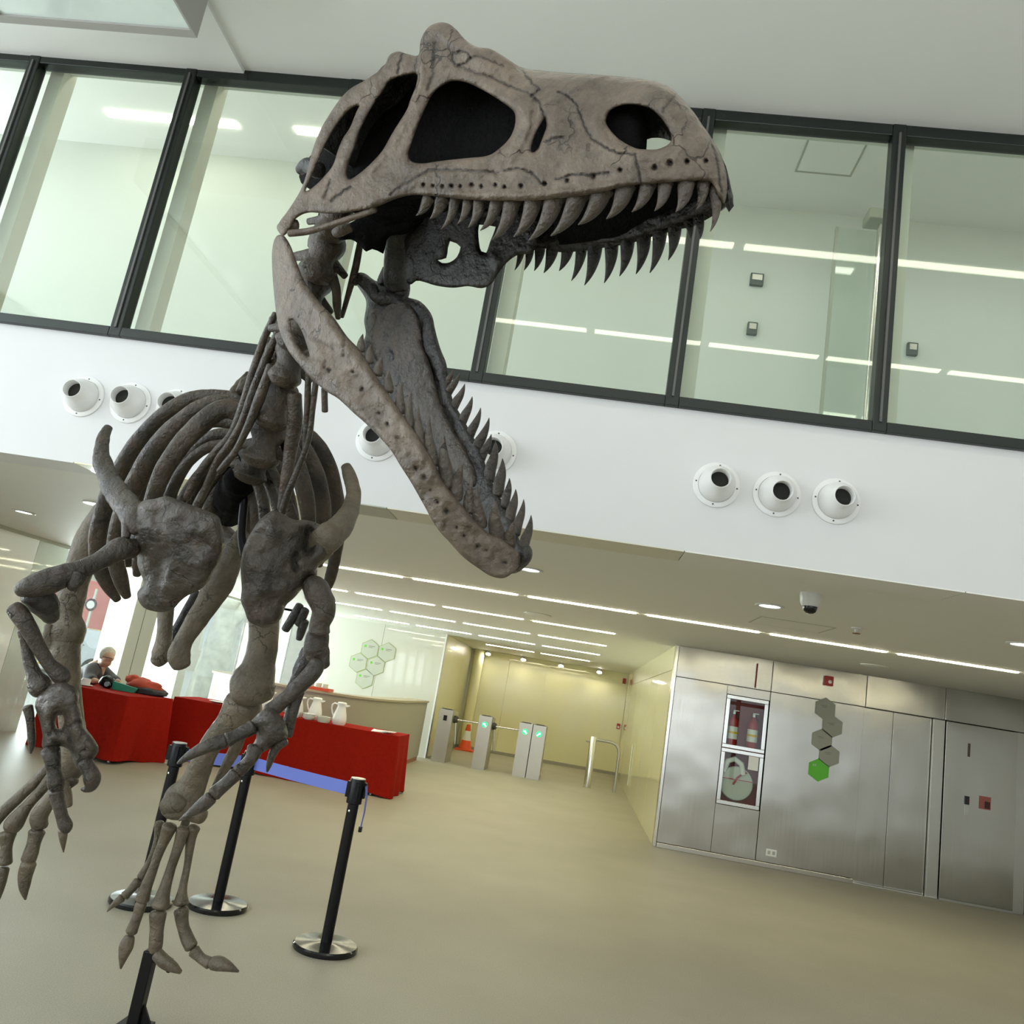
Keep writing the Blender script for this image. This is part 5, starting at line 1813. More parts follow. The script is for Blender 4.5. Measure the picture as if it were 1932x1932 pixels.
shell('far_upper_jaw', [(930, 505), (955, 482), (985, 470), (1020, 467), (1070, 465), (1130, 461), (1185, 454), (1225, 442), (1262, 428), (1300, 414), (1332, 400), (1352, 380), (1340, 362), (1290, 385), (1230, 402), (1160, 420), (1060, 430), (985, 432), (940, 450)], [],
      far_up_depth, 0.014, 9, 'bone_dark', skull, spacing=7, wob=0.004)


# ---- teeth
def tooth(b, t, w, depthf, mat, parent, bend=0.0, inset=0.012, flat=0.75, root=0.18):
    b, t = np.array(b, float), np.array(t, float)
    ax = t - b
    L = np.linalg.norm(ax)
    nn = np.array([-ax[1], ax[0]]) / L
    ks = [(-root, 1.0, 0), (0.0, 1.0, 0.0), (0.28, 0.86, 0.75), (0.55, 0.62, 1.0), (0.8, 0.33, 0.7), (1.0, 0.05, 0.0)]
    pts = []
    for k, r, o in ks:
        p = b + ax * k + nn * bend * L * o
        d = float(depthf(np.array([p[0]]), np.array([p[1]]))[0]) + inset
        pts.append((p[0], p[1], d, w / 2 * r))
    return bone('tooth', pts, mat, parent, 12, flat, 3, rough=0.03)


def near_tooth_depth(x, y):
    # teeth hang from the rim: use the flank's depth at the rim level
    yy = np.minimum(y, 345 + 0 * y)
    return skull_depth(x, yy) * 0.6 + skull_depth(x, np.minimum(y, 380)) * 0.4


for b, t, w in [((807, 377), (785, 407), 22), ((834, 378), (811, 413), 26), ((858, 380), (832, 433), 20), ((883, 381), (862, 424), 20), ((905, 381), (883, 430), 24), ((937, 383), (906, 435), 26), ((966, 384), (928, 453), 32),
                ((1006, 382), (969, 447), 34), ((1046, 377), (997, 454), 37), ((1090, 371), (1039, 445), 39), ((1135, 364), (1091, 424), 39), ((1180, 354), (1144, 413), 37), ((1222, 351), (1192, 400), 30),
                ((1255, 350), (1235, 398), 28), ((1294, 349), (1275, 400), 33), ((1327, 349), (1312, 397), 24), ((1349, 365), (1340, 437), 22)]:
    tooth(b, t, w, near_tooth_depth, 'tooth', skull, bend=-0.09)
for b, t, w in [((984, 468), (971, 510), 15), ((1000, 469), (989, 510), 17), ((1019, 467), (1008, 511), 21), ((1043, 465), (1026, 515), 25), ((1072, 465), (1055, 511), 25), ((1098, 464), (1078, 530), 23), ((1123, 461), (1103, 538), 30),
                ((1154, 459), (1140, 534), 28), ((1184, 454), (1169, 521), 28), ((1215, 446), (1200, 517), 28), ((1245, 436), (1226, 515), 28), ((1273, 425), (1261, 491), 27), ((1298, 417), (1303, 450), 18), ((1317, 407), (1321, 451), 20)]:
    tooth(b, t, w, lambda x, y: far_up_depth(x, np.minimum(y, 470)), 'bone_dark', skull, bend=-0.06)

# ---- lower jaw
jaw_out = [(526, 443), (534, 443), (547, 461), (560, 495), (575, 531), (603, 570), (629, 598), (655, 635), (681, 663), (707, 705), (741, 754), (772, 800), (798, 836), (820, 875), (843, 917), (872, 953), (898, 984), (923, 1006),
           (947, 1016), (968, 1034), (982, 1050), (980, 1066), (966, 1082), (949, 1091), (926, 1087), (905, 1074), (874, 1051), (848, 1023), (823, 994), (797, 948), (776, 911), (755, 878), (737, 849), (714, 823), (691, 800),
           (667, 779), (639, 753), (615, 738), (588, 715), (565, 689), (547, 666), (534, 642), (526, 619), (521, 591), (515, 531), (513, 479), (518, 451)]
jaw_pits = [(666, 698, 4.5), (682, 735, 4.5), (697, 750, 4), (713, 778, 5), (731, 799, 4.5), (751, 829, 5), (770, 858, 5), (785, 882, 5), (800, 900, 7), (811, 925, 6), (827, 948, 6), (842, 963, 6), (859, 995, 7), (878, 1012, 6), (899, 1030, 5),
            (916, 1037, 5), (937, 1052, 5), (950, 1063, 4), (622, 698, 6)]
jaw_pits = [(x + 2 * math.sin(i * 2.3), y + 2 * math.cos(i * 1.7), r * (0.55 + 0.25 * math.sin(i * 1.9))) for i, (x, y, r) in enumerate(jaw_pits)]
jaw = shell('lower_jaw', jaw_out, [[(549, 604), (560, 609), (571, 629), (580, 655), (584, 673), (574, 668), (561, 650), (552, 629)]], jaw_depth, 0.018, 20, 'bone_skull', dino,
            [([(540, 470), (565, 540), (620, 615), (690, 700), (760, 800), (830, 915), (900, 1000)], 9, 0.006, 0), ([(640, 600), (650, 640), (648, 675)], 2.2, -G, 0.6), ([(575, 635), (600, 640), (630, 660)], 2, -G * 0.7, 0.5),
             ([(614, 680), (612, 695)], 2, -G, 0.6), ([(840, 985), (836, 1000)], 2.5, -G, 0.6), ([(560, 560), (590, 620), (640, 690), (720, 800), (800, 930)], 12, -0.004, 0), ([(551, 618), (580, 660)], 12, -0.006, 0.25)],
            jaw_pits, spacing=4.5, seg=5, wob=0.008)
jaw['label'] = 'pitted pale grey lower jaw hanging wide open'
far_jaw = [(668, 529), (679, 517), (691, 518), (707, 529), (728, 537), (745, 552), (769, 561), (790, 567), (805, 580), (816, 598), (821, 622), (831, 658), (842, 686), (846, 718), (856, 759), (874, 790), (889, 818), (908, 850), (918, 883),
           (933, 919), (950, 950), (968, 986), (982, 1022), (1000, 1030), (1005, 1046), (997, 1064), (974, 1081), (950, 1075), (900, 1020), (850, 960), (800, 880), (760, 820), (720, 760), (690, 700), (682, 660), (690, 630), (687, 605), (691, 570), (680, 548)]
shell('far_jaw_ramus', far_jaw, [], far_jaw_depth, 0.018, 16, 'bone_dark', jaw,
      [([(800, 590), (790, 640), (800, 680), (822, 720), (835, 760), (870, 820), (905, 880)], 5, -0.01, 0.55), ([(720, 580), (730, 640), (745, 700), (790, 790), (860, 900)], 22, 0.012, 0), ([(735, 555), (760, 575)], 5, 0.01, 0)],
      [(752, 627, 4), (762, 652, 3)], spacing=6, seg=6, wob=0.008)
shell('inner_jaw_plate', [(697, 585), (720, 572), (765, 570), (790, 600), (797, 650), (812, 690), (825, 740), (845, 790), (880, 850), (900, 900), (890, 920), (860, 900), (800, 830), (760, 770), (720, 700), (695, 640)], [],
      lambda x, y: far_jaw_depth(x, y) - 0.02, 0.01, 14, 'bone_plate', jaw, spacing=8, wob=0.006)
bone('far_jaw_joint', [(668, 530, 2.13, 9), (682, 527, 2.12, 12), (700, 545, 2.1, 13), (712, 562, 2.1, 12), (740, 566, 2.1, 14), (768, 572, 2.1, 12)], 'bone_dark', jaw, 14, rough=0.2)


def lower_tooth_depth(x, y):
    return jaw_depth(x, y)


for b, t, w in [((681, 657), (685, 630), 17), ((697, 678), (700, 650), 18), ((713, 701), (722, 673), 20), ((733, 732), (735, 699), 20), ((755, 769), (759, 720), 20), ((773, 799), (777, 735), 20), ((794, 829), (790, 765), 22), ((815, 863), (811, 785), 25),
                ((844, 902), (839, 823), 31), ((861, 929), (874, 873), 28), ((885, 956), (891, 907), 24), ((905, 981), (901, 918), 27), ((937, 1006), (936, 946), 32), ((960, 1024), (971, 984), 27)]:
    tooth(b, t, w, lower_tooth_depth, 'tooth', jaw, bend=-0.05, inset=0.01)
for b, t, w in [((846, 717), (856, 695), 13), ((851, 732), (868, 703), 15), ((861, 758), (877, 724), 17), ((877, 784), (891, 748), 17), ((890, 812), (907, 769), 18), ((903, 836), (923, 788), 20), ((914, 851), (927, 819), 16), ((926, 882), (935, 831), 22),
                ((942, 911), (948, 865), 22), ((955, 938), (961, 902), 17), ((965, 963), (973, 923), 20), ((978, 986), (988, 942), 18), ((991, 1019), (1002, 972), 20)]:
    tooth(b, t, w, far_jaw_depth, 'bone_plate', jaw, bend=0.05, inset=0.0, root=0.5)

# ---- neck, back and cervical ribs
def vertebra(px, py, d, ax, r, mat='bone_body', spine=1.2, name='vertebra'):
    """Spool-shaped centrum along ax (pixels), with two side processes and a spine, as one mesh."""
    ax = np.array(ax, float)
    L = np.linalg.norm(ax)
    u = ax / L
    nn = np.array([-u[1], u[0]])
    MBx = MB()
    def sweep(pts, flat=1.0, sides=14):
        o = bone('tmp', pts, mat, dino, sides, flat, 4, rough=0.14)
        me = o.data
        MBx.add([v.co for v in me.vertices], [tuple(p.vertices) for p in me.polygons])
        bpy.data.objects.remove(o)
        bpy.data.meshes.remove(me)
    a, b = np.array([px, py]) - ax / 2, np.array([px, py]) + ax / 2
    sweep([(*a, d + 0.02, r), (*(a + ax * 0.12), d + 0.01, r * 0.97), (px, py, d, r * 0.72), (*(b - ax * 0.12), d, r * 1.0), (*b, d, r * 0.9)], 1.0, 20)
    for s in (-1, 1):
        c = np.array([px, py]) + nn * r * 0.6 * s
        e = c + nn * r * 0.9 * s + ax * 0.25
        sweep([(*(c - nn * r * 0.3 * s), d + 0.03, r * 0.5), (*((c + e) / 2), d + 0.05, r * 0.26), (*e, d + 0.07, r * 0.2)], 0.6)
    if spine:
        sweep([(px, py, d + 0.05, r * 0.5), (px - u[0] * 3, py - u[1] * 3, d + 0.1, r * 0.4), (px, py - 6, d + 0.16, r * 0.35)])
    return MBx.build(name, mat, dino, True)


vertebra(628, 420, 2.0, (-14, 46), 30)
vertebra(606, 488, 2.06, (-22, 62), 36)
vertebra(583, 556, 2.12, (-24, 58), 34)
vertebra(562, 624, 2.18, (-22, 56), 34)
vertebra(545, 690, 2.24, (-20, 58), 32)
vertebra(520, 770, 2.32, (-22, 60), 33)
vertebra(498, 842, 2.40, (-18, 56), 34)
vertebra(478, 880, 2.55, (-14, 40), 34)
vertebra(465, 890, 2.8, (-10, 30), 30)
vertebra(452, 884, 3.05, (-10, 26), 28)
bone('neural_spine', [(440, 745, 2.62, 9), (452, 728, 2.66, 12), (468, 706, 2.7, 8)], 'bone_body', rough=0.4)
bone('neural_spine', [(455, 740, 2.6, 10), (462, 722, 2.62, 10), (474, 712, 2.64, 7)], 'bone_body', rough=0.4)
bone('neural_spine', [(540, 630, 2.3, 12), (522, 622, 2.34, 10), (514, 600, 2.36, 6)], 'bone_body', rough=0.3)
bone('neural_spine', [(528, 668, 2.3, 14), (512, 660, 2.34, 11), (504, 640, 2.36, 8)], 'bone_body', rough=0.3)
cerv = [
    [(520, 592, 2.28, 6), (498, 640, 2.3, 7), (478, 700, 2.32, 8), (458, 765, 2.34, 8), (438, 818, 2.36, 8), (412, 848, 2.38, 8), (385, 880, 2.4, 8), (364, 915, 2.42, 8), (352, 940, 2.43, 7)],
    [(524, 628, 2.24, 7), (502, 678, 2.27, 9), (480, 735, 2.3, 9), (458, 795, 2.32, 8), (436, 835, 2.35, 8), (412, 868, 2.38, 8), (395, 905, 2.4, 7), (378, 945, 2.42, 6)],
    [(512, 690, 2.24, 9), (492, 745, 2.26, 10), (470, 800, 2.28, 8), (446, 848, 2.3, 6), (428, 872, 2.31, 7), (414, 890, 2.32, 7)],
    [(582, 702, 2.2, 6), (580, 760, 2.22, 6), (577, 815, 2.24, 5.5), (574, 868, 2.26, 4)],
    [(597, 712, 2.2, 6), (590, 770, 2.22, 5.5), (582, 830, 2.24, 5.5), (562, 885, 2.26, 6), (544, 930, 2.28, 7), (532, 968, 2.3, 7)],
    [(612, 733, 2.19, 6), (613, 776, 2.2, 6)],
    [(556, 745, 2.26, 14), (556, 795, 2.28, 15), (548, 850, 2.3, 13), (540, 905, 2.31, 11), (532, 960, 2.33, 9)],
    [(680, 455, 2.06, 6), (672, 500, 2.1, 7), (660, 545, 2.14, 6), (645, 598, 2.18, 4)],
    [(625, 520, 2.08, 12), (634, 545, 2.1, 9), (636, 575, 2.13, 8), (638, 600, 2.16, 5)],
]
for c in cerv:
    bone('cervical_rib', c, 'bone_body', sides=12, rough=0.08)

# ---- ribs
ribs = [
    [(455, 752, 2.62, 13), (415, 748, 2.62, 13), (365, 752, 2.62, 14), (310, 782, 2.62, 15), (255, 842, 2.66, 16), (212, 920, 2.7, 17), (188, 995, 2.74, 17), (186, 1055, 2.78, 16), (202, 1100, 2.82, 13), (222, 1132, 2.85, 7)],
    [(455, 770, 2.55, 14), (405, 760, 2.54, 15), (352, 788, 2.53, 17), (300, 838, 2.54, 18), (258, 905, 2.58, 18), (228, 980, 2.62, 17), (218, 1045, 2.68, 16), (228, 1095, 2.72, 14), (240, 1126, 2.75, 8)],
    [(470, 790, 2.48, 16), (425, 772, 2.46, 18), (385, 795, 2.44, 19), (342, 838, 2.42, 18), (308, 890, 2.42, 17), (285, 950, 2.44, 15), (270, 1010, 2.46, 13), (262, 1060, 2.5, 12), (258, 1085, 2.52, 7)],
    [(455, 838, 2.5, 10), (400, 842, 2.5, 10), (360, 868, 2.5, 10), (330, 908, 2.5, 10), (312, 955, 2.52, 10), (304, 1010, 2.55, 9)],
    [(455, 850, 2.6, 9), (415, 862, 2.6, 9), (375, 895, 2.6, 9), (345, 940, 2.62, 9), (330, 990, 2.64, 9)],
    [(455, 862, 2.75, 9), (425, 878, 2.75, 9), (395, 915, 2.75, 9), (370, 960, 2.76, 9), (355, 1010, 2.78, 8)],
    [(545, 800, 2.62, 12), (588, 826, 2.62, 13), (618, 872, 2.64, 14), (634, 930, 2.68, 14), (638, 990, 2.72, 14), (633, 1045, 2.76, 12), (620, 1100, 2.8, 10), (606, 1130, 2.82, 7)],
    [(540, 808, 2.54, 14), (575, 850, 2.54, 16), (598, 905, 2.56, 17), (607, 960, 2.6, 17), (606, 1015, 2.64, 15), (598, 1065, 2.68, 12)],
    [(535, 815, 2.47, 15), (556, 865, 2.46, 17), (574, 925, 2.47, 16), (582, 980, 2.5, 14), (580, 1030, 2.53, 11)],
    [(505, 872, 2.55, 9), (524, 908, 2.54, 9), (540, 945, 2.54, 10), (556, 990, 2.56, 10), (566, 1030, 2.58, 9)],
    [(492, 876, 2.62, 9), (510, 920, 2.62, 10), (524, 965, 2.62, 9), (532, 1010, 2.63, 8)],
    [(470, 880, 2.66, 9), (488, 915, 2.66, 11), (498, 960, 2.66, 11), (498, 1010, 2.68, 10), (488, 1050, 2.7, 8)],
    [(455, 880, 2.74, 9), (472, 918, 2.74, 10), (481, 965, 2.74, 10), (480, 1012, 2.76, 9), (470, 1050, 2.78, 7)],
    [(440, 885, 2.85, 9), (458, 925, 2.85, 10), (466, 968, 2.85, 9), (464, 1010, 2.86, 8)],
    [(420, 885, 2.9, 12), (405, 930, 2.9, 14), (390, 975, 2.9, 14), (380, 1020, 2.9, 12)],
]
ribs += [
    [(450, 800, 2.95, 12), (395, 795, 2.95, 13), (345, 830, 2.97, 14), (305, 885, 3.0, 14), (278, 950, 3.03, 14), (268, 1010, 3.06, 13), (272, 1060, 3.1, 10)],
    [(450, 825, 3.05, 12), (408, 822, 3.05, 13), (365, 855, 3.06, 13), (332, 905, 3.08, 13), (312, 965, 3.1, 13), (306, 1020, 3.12, 11)],
    [(455, 850, 2.9, 12), (425, 850, 2.9, 13), (392, 880, 2.9, 13), (362, 925, 2.92, 13), (342, 975, 2.94, 12), (332, 1020, 2.96, 10)],
    [(455, 775, 2.8, 14), (405, 772, 2.8, 15), (350, 805, 2.82, 16), (300, 862, 2.85, 16), (262, 935, 2.9, 16), (240, 1010, 2.95, 14), (240, 1065, 3.0, 11)],
    [(520, 830, 2.9, 12), (552, 862, 2.9, 13), (572, 915, 2.92, 13), (588, 975, 2.95, 13), (590, 1030, 2.98, 10)],
    [(505, 850, 2.8, 12), (528, 890, 2.8, 13), (545, 940, 2.82, 13), (556, 1000, 2.85, 11)],
]
for i, r in enumerate(ribs):
    bone('rib', r, 'bone_body', sides=14, rough=0.08, flat=0.7, seed=i)
bone('dorsal_centrum', [(455, 905, 2.7, 30), (440, 935, 2.85, 34), (432, 960, 3.1, 34)], 'bone_inner_shade', rough=0.15)
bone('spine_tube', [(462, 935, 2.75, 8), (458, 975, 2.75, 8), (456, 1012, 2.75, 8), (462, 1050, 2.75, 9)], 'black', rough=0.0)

# ---- shoulder girdle
lc = [(269, 945), (292, 941), (312, 936), (328, 940), (346, 947), (370, 956), (393, 965), (411, 973), (418, 989), (422, 1012), (424, 1032), (416, 1055), (405, 1075), (393, 1097), (377, 1113), (354, 1124), (339, 1136), (328, 1148),
      (308, 1155), (289, 1153), (272, 1147), (261, 1133), (259, 1117), (268, 1107), (271, 1097), (264, 1080), (259, 1065), (258, 1048), (247, 1029), (238, 1015), (235, 999), (238, 984), (247, 970), (256, 958)]
shell('coracoid', lc, [], lambda x, y: 2.16 - 0.0004 * (x - 330) + 0.0002 * (y - 1040), 0.045, 42, 'bone_plate', dino,
      [([(300, 1010), (340, 1000), (385, 1005)], 26, 0.012, 0), ([(330, 1060), (380, 1070)], 20, 0.01, 0), ([(290, 1060), (300, 1110)], 18, -0.012, 0.1), ([(338, 975), (345, 985), (352, 978)], 2, -0.005, 0.5), ([(300, 1020), (320, 1012)], 2, -0.005, 0.5)],
      [], spacing=6, seg=5, wob=0.014)
bone('scapula', [(205, 806, 2.55, 7), (196, 824, 2.5, 11), (191, 850, 2.45, 14), (197, 885, 2.38, 17), (213, 918, 2.3, 20), (236, 950, 2.22, 24), (255, 975, 2.17, 26), (262, 1000, 2.15, 18)], 'bone_plate', rough=0.16, flat=0.6, n=8)
bone('scapula_ridge', [(240, 955, 2.2, 14), (240, 985, 2.16, 10), (237, 1015, 2.14, 7)], 'bone_plate', rough=0.2)
rcx = [(514, 963), (528, 966), (543, 975), (558, 981), (576, 981), (596, 986), (615, 998), (628, 1020), (628, 1045), (610, 1062), (600, 1070), (597, 1089), (581, 1092), (575, 1104), (556, 1127), (540, 1142), (534, 1158), (524, 1174),
       (501, 1185), (484, 1180), (469, 1172), (461, 1151), (454, 1133), (456, 1111), (454, 1076), (456, 1049), (462, 1027), (476, 1000), (492, 979)]
shell('coracoid', rcx, [], lambda x, y: 2.17 + 0.0006 * (x - 500), 0.042, 38, 'bone_plate', dino,
      [([(583, 1005), (582, 1035)], 15, -0.045, 0.75), ([(559, 1045), (555, 1062), (559, 1074)], 5, -0.03, 0.9), ([(500, 985), (520, 1010), (545, 1000)], 16, 0.014, 0), ([(500, 1060), (530, 1090)], 26, 0.012, 0), ([(480, 1005), (500, 1002)], 2.5, -0.006, 0.6),
       ([(470, 1080), (510, 1085)], 3, -0.005, 0.4)],
      [], spacing=6, seg=5, wob=0.014)
bone('scapula', [(652, 879, 2.5, 9), (660, 898, 2.47, 13), (667, 930, 2.42, 14), (661, 962, 2.35, 18), (644, 990, 2.27, 23), (622, 1012, 2.22, 28), (602, 1028, 2.23, 26), (585, 1040, 2.25, 18)], 'bone_leg', rough=0.12, flat=0.6, n=8)

# ---- forelimbs
bone('humerus', [(250, 1034, 2.16, 20), (226, 1036, 2.13, 22), (196, 1053, 2.1, 17), (165, 1069, 2.07, 17), (128, 1083, 2.04, 21), (88, 1097, 2.02, 24), (55, 1107, 2.0, 20), (38, 1114, 2.0, 14)], 'bone_plate', rough=0.16, n=8)
bone('humerus_crest', [(150, 1085, 2.04, 14), (140, 1102, 2.03, 12), (134, 1110, 2.03, 8)], 'bone_plate', rough=0.2)
bone('elbow', [(62, 1118, 2.03, 24), (84, 1140, 2.06, 24), (96, 1165, 2.1, 16)], 'bone_dark', rough=0.2)  # dark colour stands for the shaded underside of the humerus end
bone('ulna', [(26, 1146, 2.0, 14), (38, 1160, 2.0, 17), (54, 1185, 2.0, 16), (72, 1218, 2.01, 13), (92, 1250, 2.02, 12), (112, 1272, 2.03, 16), (122, 1284, 2.03, 13)], 'bone_plate', rough=0.12)
bone('radius', [(40, 1190, 2.02, 8), (48, 1215, 2.02, 9), (56, 1248, 2.02, 10), (66, 1275, 2.02, 14), (76, 1293, 2.02, 21), (66, 1304, 2.02, 14)], 'bone_plate', rough=0.16)
hand_l = [(84, 1303), (100, 1290), (118, 1287), (131, 1291), (147, 1303), (151, 1333), (160, 1369), (176, 1392), (186, 1410), (183, 1424), (168, 1440), (148, 1452), (138, 1436), (132, 1418), (117, 1408), (98, 1412), (80, 1411), (80, 1386), (74, 1357), (66, 1332), (72, 1313)]
hl_ = shell('hand', hand_l, [[(109, 1350), (118, 1349), (121, 1362), (116, 1376), (108, 1374), (106, 1362)]], lambda x, y: 2.0 + 0 * x, 0.03, 22, 'bone_plate', dino,
            [([(95, 1330), (90, 1380), (95, 1405)], 14, 0.008, 0), ([(132, 1370), (150, 1360), (160, 1372)], 2.5, -0.01, 0.8), ([(126, 1375), (135, 1400), (140, 1425)], 5, -0.012, 0.6), ([(80, 1400), (98, 1396), (112, 1404)], 3, -0.01, 0.8)], [(94, 1386, 5)], spacing=5, seg=5, wob=0.008)
bone('finger', [(52, 1334, 2.0, 9), (56, 1352, 2.0, 8), (59, 1380, 2.0, 7.5), (60, 1402, 2.0, 6.5), (58, 1421, 2.0, 2)], 'bone_plate', hl_, 12)
bone('finger', [(95, 1416, 1.99, 17), (99, 1432, 1.98, 15), (102, 1455, 1.98, 13), (106, 1478, 1.98, 16), (108, 1488, 1.98, 13)], 'bone_plate', hl_, 14, rough=0.12)
bone('finger', [(106, 1494, 1.98, 14), (110, 1515, 1.98, 12), (117, 1540, 1.98, 11), (124, 1558, 1.98, 13), (124, 1568, 1.98, 9)], 'bone_plate', hl_, 14, rough=0.12)
bone('claw', [(119, 1567, 1.98, 9), (119, 1582, 1.98, 7), (120, 1608, 1.98, 1)], 'bone_leg', hl_, 12, rough=0.03)
bone('thumb', [(160, 1438, 1.98, 13), (168, 1452, 1.98, 14), (173, 1468, 1.98, 16), (171, 1482, 1.98, 13), (162, 1489, 1.98, 7), (154, 1489, 1.98, 3)], 'bone_plate', hl_, 14)

bone('humerus', [(582, 1098, 2.2, 16), (596, 1112, 2.2, 24), (608, 1134, 2.2, 25), (611, 1155, 2.2, 23), (604, 1176, 2.2, 20), (602, 1192, 2.2, 21)], 'bone_plate', rough=0.14)
bone('elbow', [(602, 1194, 2.24, 20), (596, 1220, 2.24, 23), (604, 1240, 2.24, 21), (614, 1256, 2.23, 10)], 'bone_plate', rough=0.16)
bone('ulna', [(590, 1232, 2.26, 22), (572, 1262, 2.26, 20), (560, 1285, 2.27, 14), (548, 1300, 2.28, 8)], 'bone_dark', rough=0.25)
bone('radius', [(600, 1250, 2.2, 15), (590, 1268, 2.19, 17), (568, 1290, 2.18, 16), (545, 1312, 2.17, 14), (524, 1330, 2.16, 15), (508, 1342, 2.15, 15)], 'bone_plate', rough=0.12)
bone('wrist', [(566, 1305, 2.2, 10), (555, 1330, 2.19, 12), (546, 1362, 2.18, 11), (543, 1388, 2.17, 9)], 'bone_plate', rough=0.16)
hand_r = [(470, 1364), (486, 1348), (500, 1337), (514, 1336), (526, 1346), (537, 1362), (543, 1382), (540, 1396), (526, 1402), (511, 1411), (494, 1420), (478, 1420), (468, 1414), (480, 1400), (484, 1386), (478, 1376), (468, 1374)]
hr_ = shell('hand', hand_r, [], lambda x, y: 2.12 + 0 * x, 0.032, 22, 'bone_plate', dino, [([(500, 1350), (515, 1375), (500, 1400)], 14, 0.006, 0), ([(534, 1352), (540, 1370), (538, 1390)], 2.5, -0.008, 0.7), ([(474, 1376), (485, 1384), (486, 1392)], 4, -0.015, 0.9)], [], spacing=5, seg=5, wob=0.008)
bone('finger', [(476, 1372, 2.1, 14), (462, 1380, 2.09, 13), (445, 1389, 2.08, 12), (430, 1396, 2.07, 14)], 'bone_plate', hr_, 14)
bone('claw', [(424, 1398, 2.07, 14), (405, 1403, 2.06, 14), (385, 1411, 2.05, 12), (362, 1423, 2.04, 9), (342, 1436, 2.04, 5), (335, 1440, 2.04, 2)], 'bone_plate', hr_, 14, rough=0.05)
bone('finger', [(482, 1412, 2.1, 16), (474, 1430, 2.09, 13), (462, 1444, 2.09, 12), (450, 1455, 2.08, 14)], 'bone_plate', hr_, 14)
bone('finger', [(445, 1461, 2.08, 14), (430, 1475, 2.07, 12), (416, 1487, 2.07, 12), (404, 1498, 2.06, 13)], 'bone_plate', hr_, 14)
bone('claw', [(398, 1505, 2.06, 13), (382, 1519, 2.06, 13), (364, 1531, 2.05, 9), (348, 1542, 2.05, 5), (338, 1548, 2.05, 2)], 'bone_plate', hr_, 14, rough=0.05)
bone('finger', [(537, 1398, 2.12, 10), (524, 1408, 2.12, 9), (514, 1424, 2.12, 8), (508, 1442, 2.12, 5.5), (504, 1456, 2.12, 2)], 'bone_plate', hr_, 12)
bone('belly_rib', [(566, 1142, 2.5, 8), (552, 1166, 2.5, 9), (538, 1188, 2.5, 8)], 'bone_dark', sides=12)
bone('belly_rib', [(575, 1150, 2.5, 9), (566, 1172, 2.5, 9), (562, 1178, 2.5, 8)], 'bone_dark', sides=12)
bone('belly_rib', [(574, 1172, 2.5, 9), (568, 1192, 2.5, 8), (564, 1206, 2.5, 6)], 'bone_dark', sides=12)

# ---- pelvis and hind limbs
vertebra(436, 915, 3.16, (-18, 22), 26)
vertebra(412, 938, 3.28, (-22, 18), 27)
bone('sacrum', [(395, 948, 3.34, 26), (365, 962, 3.42, 30), (335, 970, 3.5, 28)], 'bone_body', rough=0.16)
bone('ilium', [(350, 962, 3.44, 26), (300, 962, 3.38, 34), (250, 964, 3.28, 34), (212, 968, 3.2, 24)], 'bone_body', rough=0.12, flat=0.5)
bone('ilium', [(352, 968, 3.44, 24), (395, 990, 3.36, 26), (440, 1032, 3.26, 24), (478, 1046, 3.18, 26)], 'bone_body', rough=0.12, flat=0.5)
for k in range(5):
    vertebra(330 - 7 * k, 985 + 12 * k, 3.56 + 0.11 * k, (-12, 14), 22 - 2 * k)
bone('pubis', [(458, 1005, 2.85, 12), (447, 1030, 2.82, 18), (430, 1062, 2.8, 24), (412, 1100, 2.78, 27), (390, 1142, 2.76, 22), (364, 1180, 2.74, 19), (346, 1210, 2.73, 17), (338, 1236, 2.72, 21), (342, 1256, 2.72, 17)], 'bone_leg', rough=0.08, flat=0.7)
bone('pubis', [(320, 1100, 2.85, 15), (313, 1150, 2.83, 15), (311, 1184, 2.81, 14), (308, 1212, 2.8, 15), (304, 1236, 2.78, 18), (296, 1249, 2.78, 13)], 'bone_leg', rough=0.08)
bone('ischium', [(372, 1118, 2.95, 9), (350, 1155, 2.93, 8), (330, 1195, 2.9, 9), (322, 1225, 2.88, 10)], 'bone_dark', rough=0.15)
bone('femur', [(480, 1040, 3.15, 30), (492, 1100, 3.1, 30), (497, 1150, 3.07, 29), (497, 1205, 3.04, 28), (489, 1255, 3.02, 31), (477, 1290, 3.0, 42), (478, 1312, 3.0, 40)], 'bone_leg', rough=0.06, n=8)
bone('tibia', [(462, 1326, 3.02, 36), (452, 1345, 3.02, 36), (432, 1368, 3.02, 28), (404, 1395, 3.03, 20), (383, 1435, 3.04, 21), (364, 1478, 3.05, 25), (348, 1506, 3.05, 36), (347, 1526, 3.05, 38)], 'bone_leg', rough=0.08, n=8)
bone('ankle', [(318, 1522, 3.02, 17), (330, 1514, 3.0, 20), (345, 1520, 3.0, 16)], 'bone_leg')
bone('ankle', [(362, 1532, 3.04, 16), (382, 1540, 3.03, 15)], 'bone_leg')
bone('fibula', [(452, 1390, 3.12, 12), (440, 1420, 3.12, 11), (424, 1450, 3.12, 9), (406, 1488, 3.12, 9), (396, 1510, 3.1, 11)], 'bone_leg')
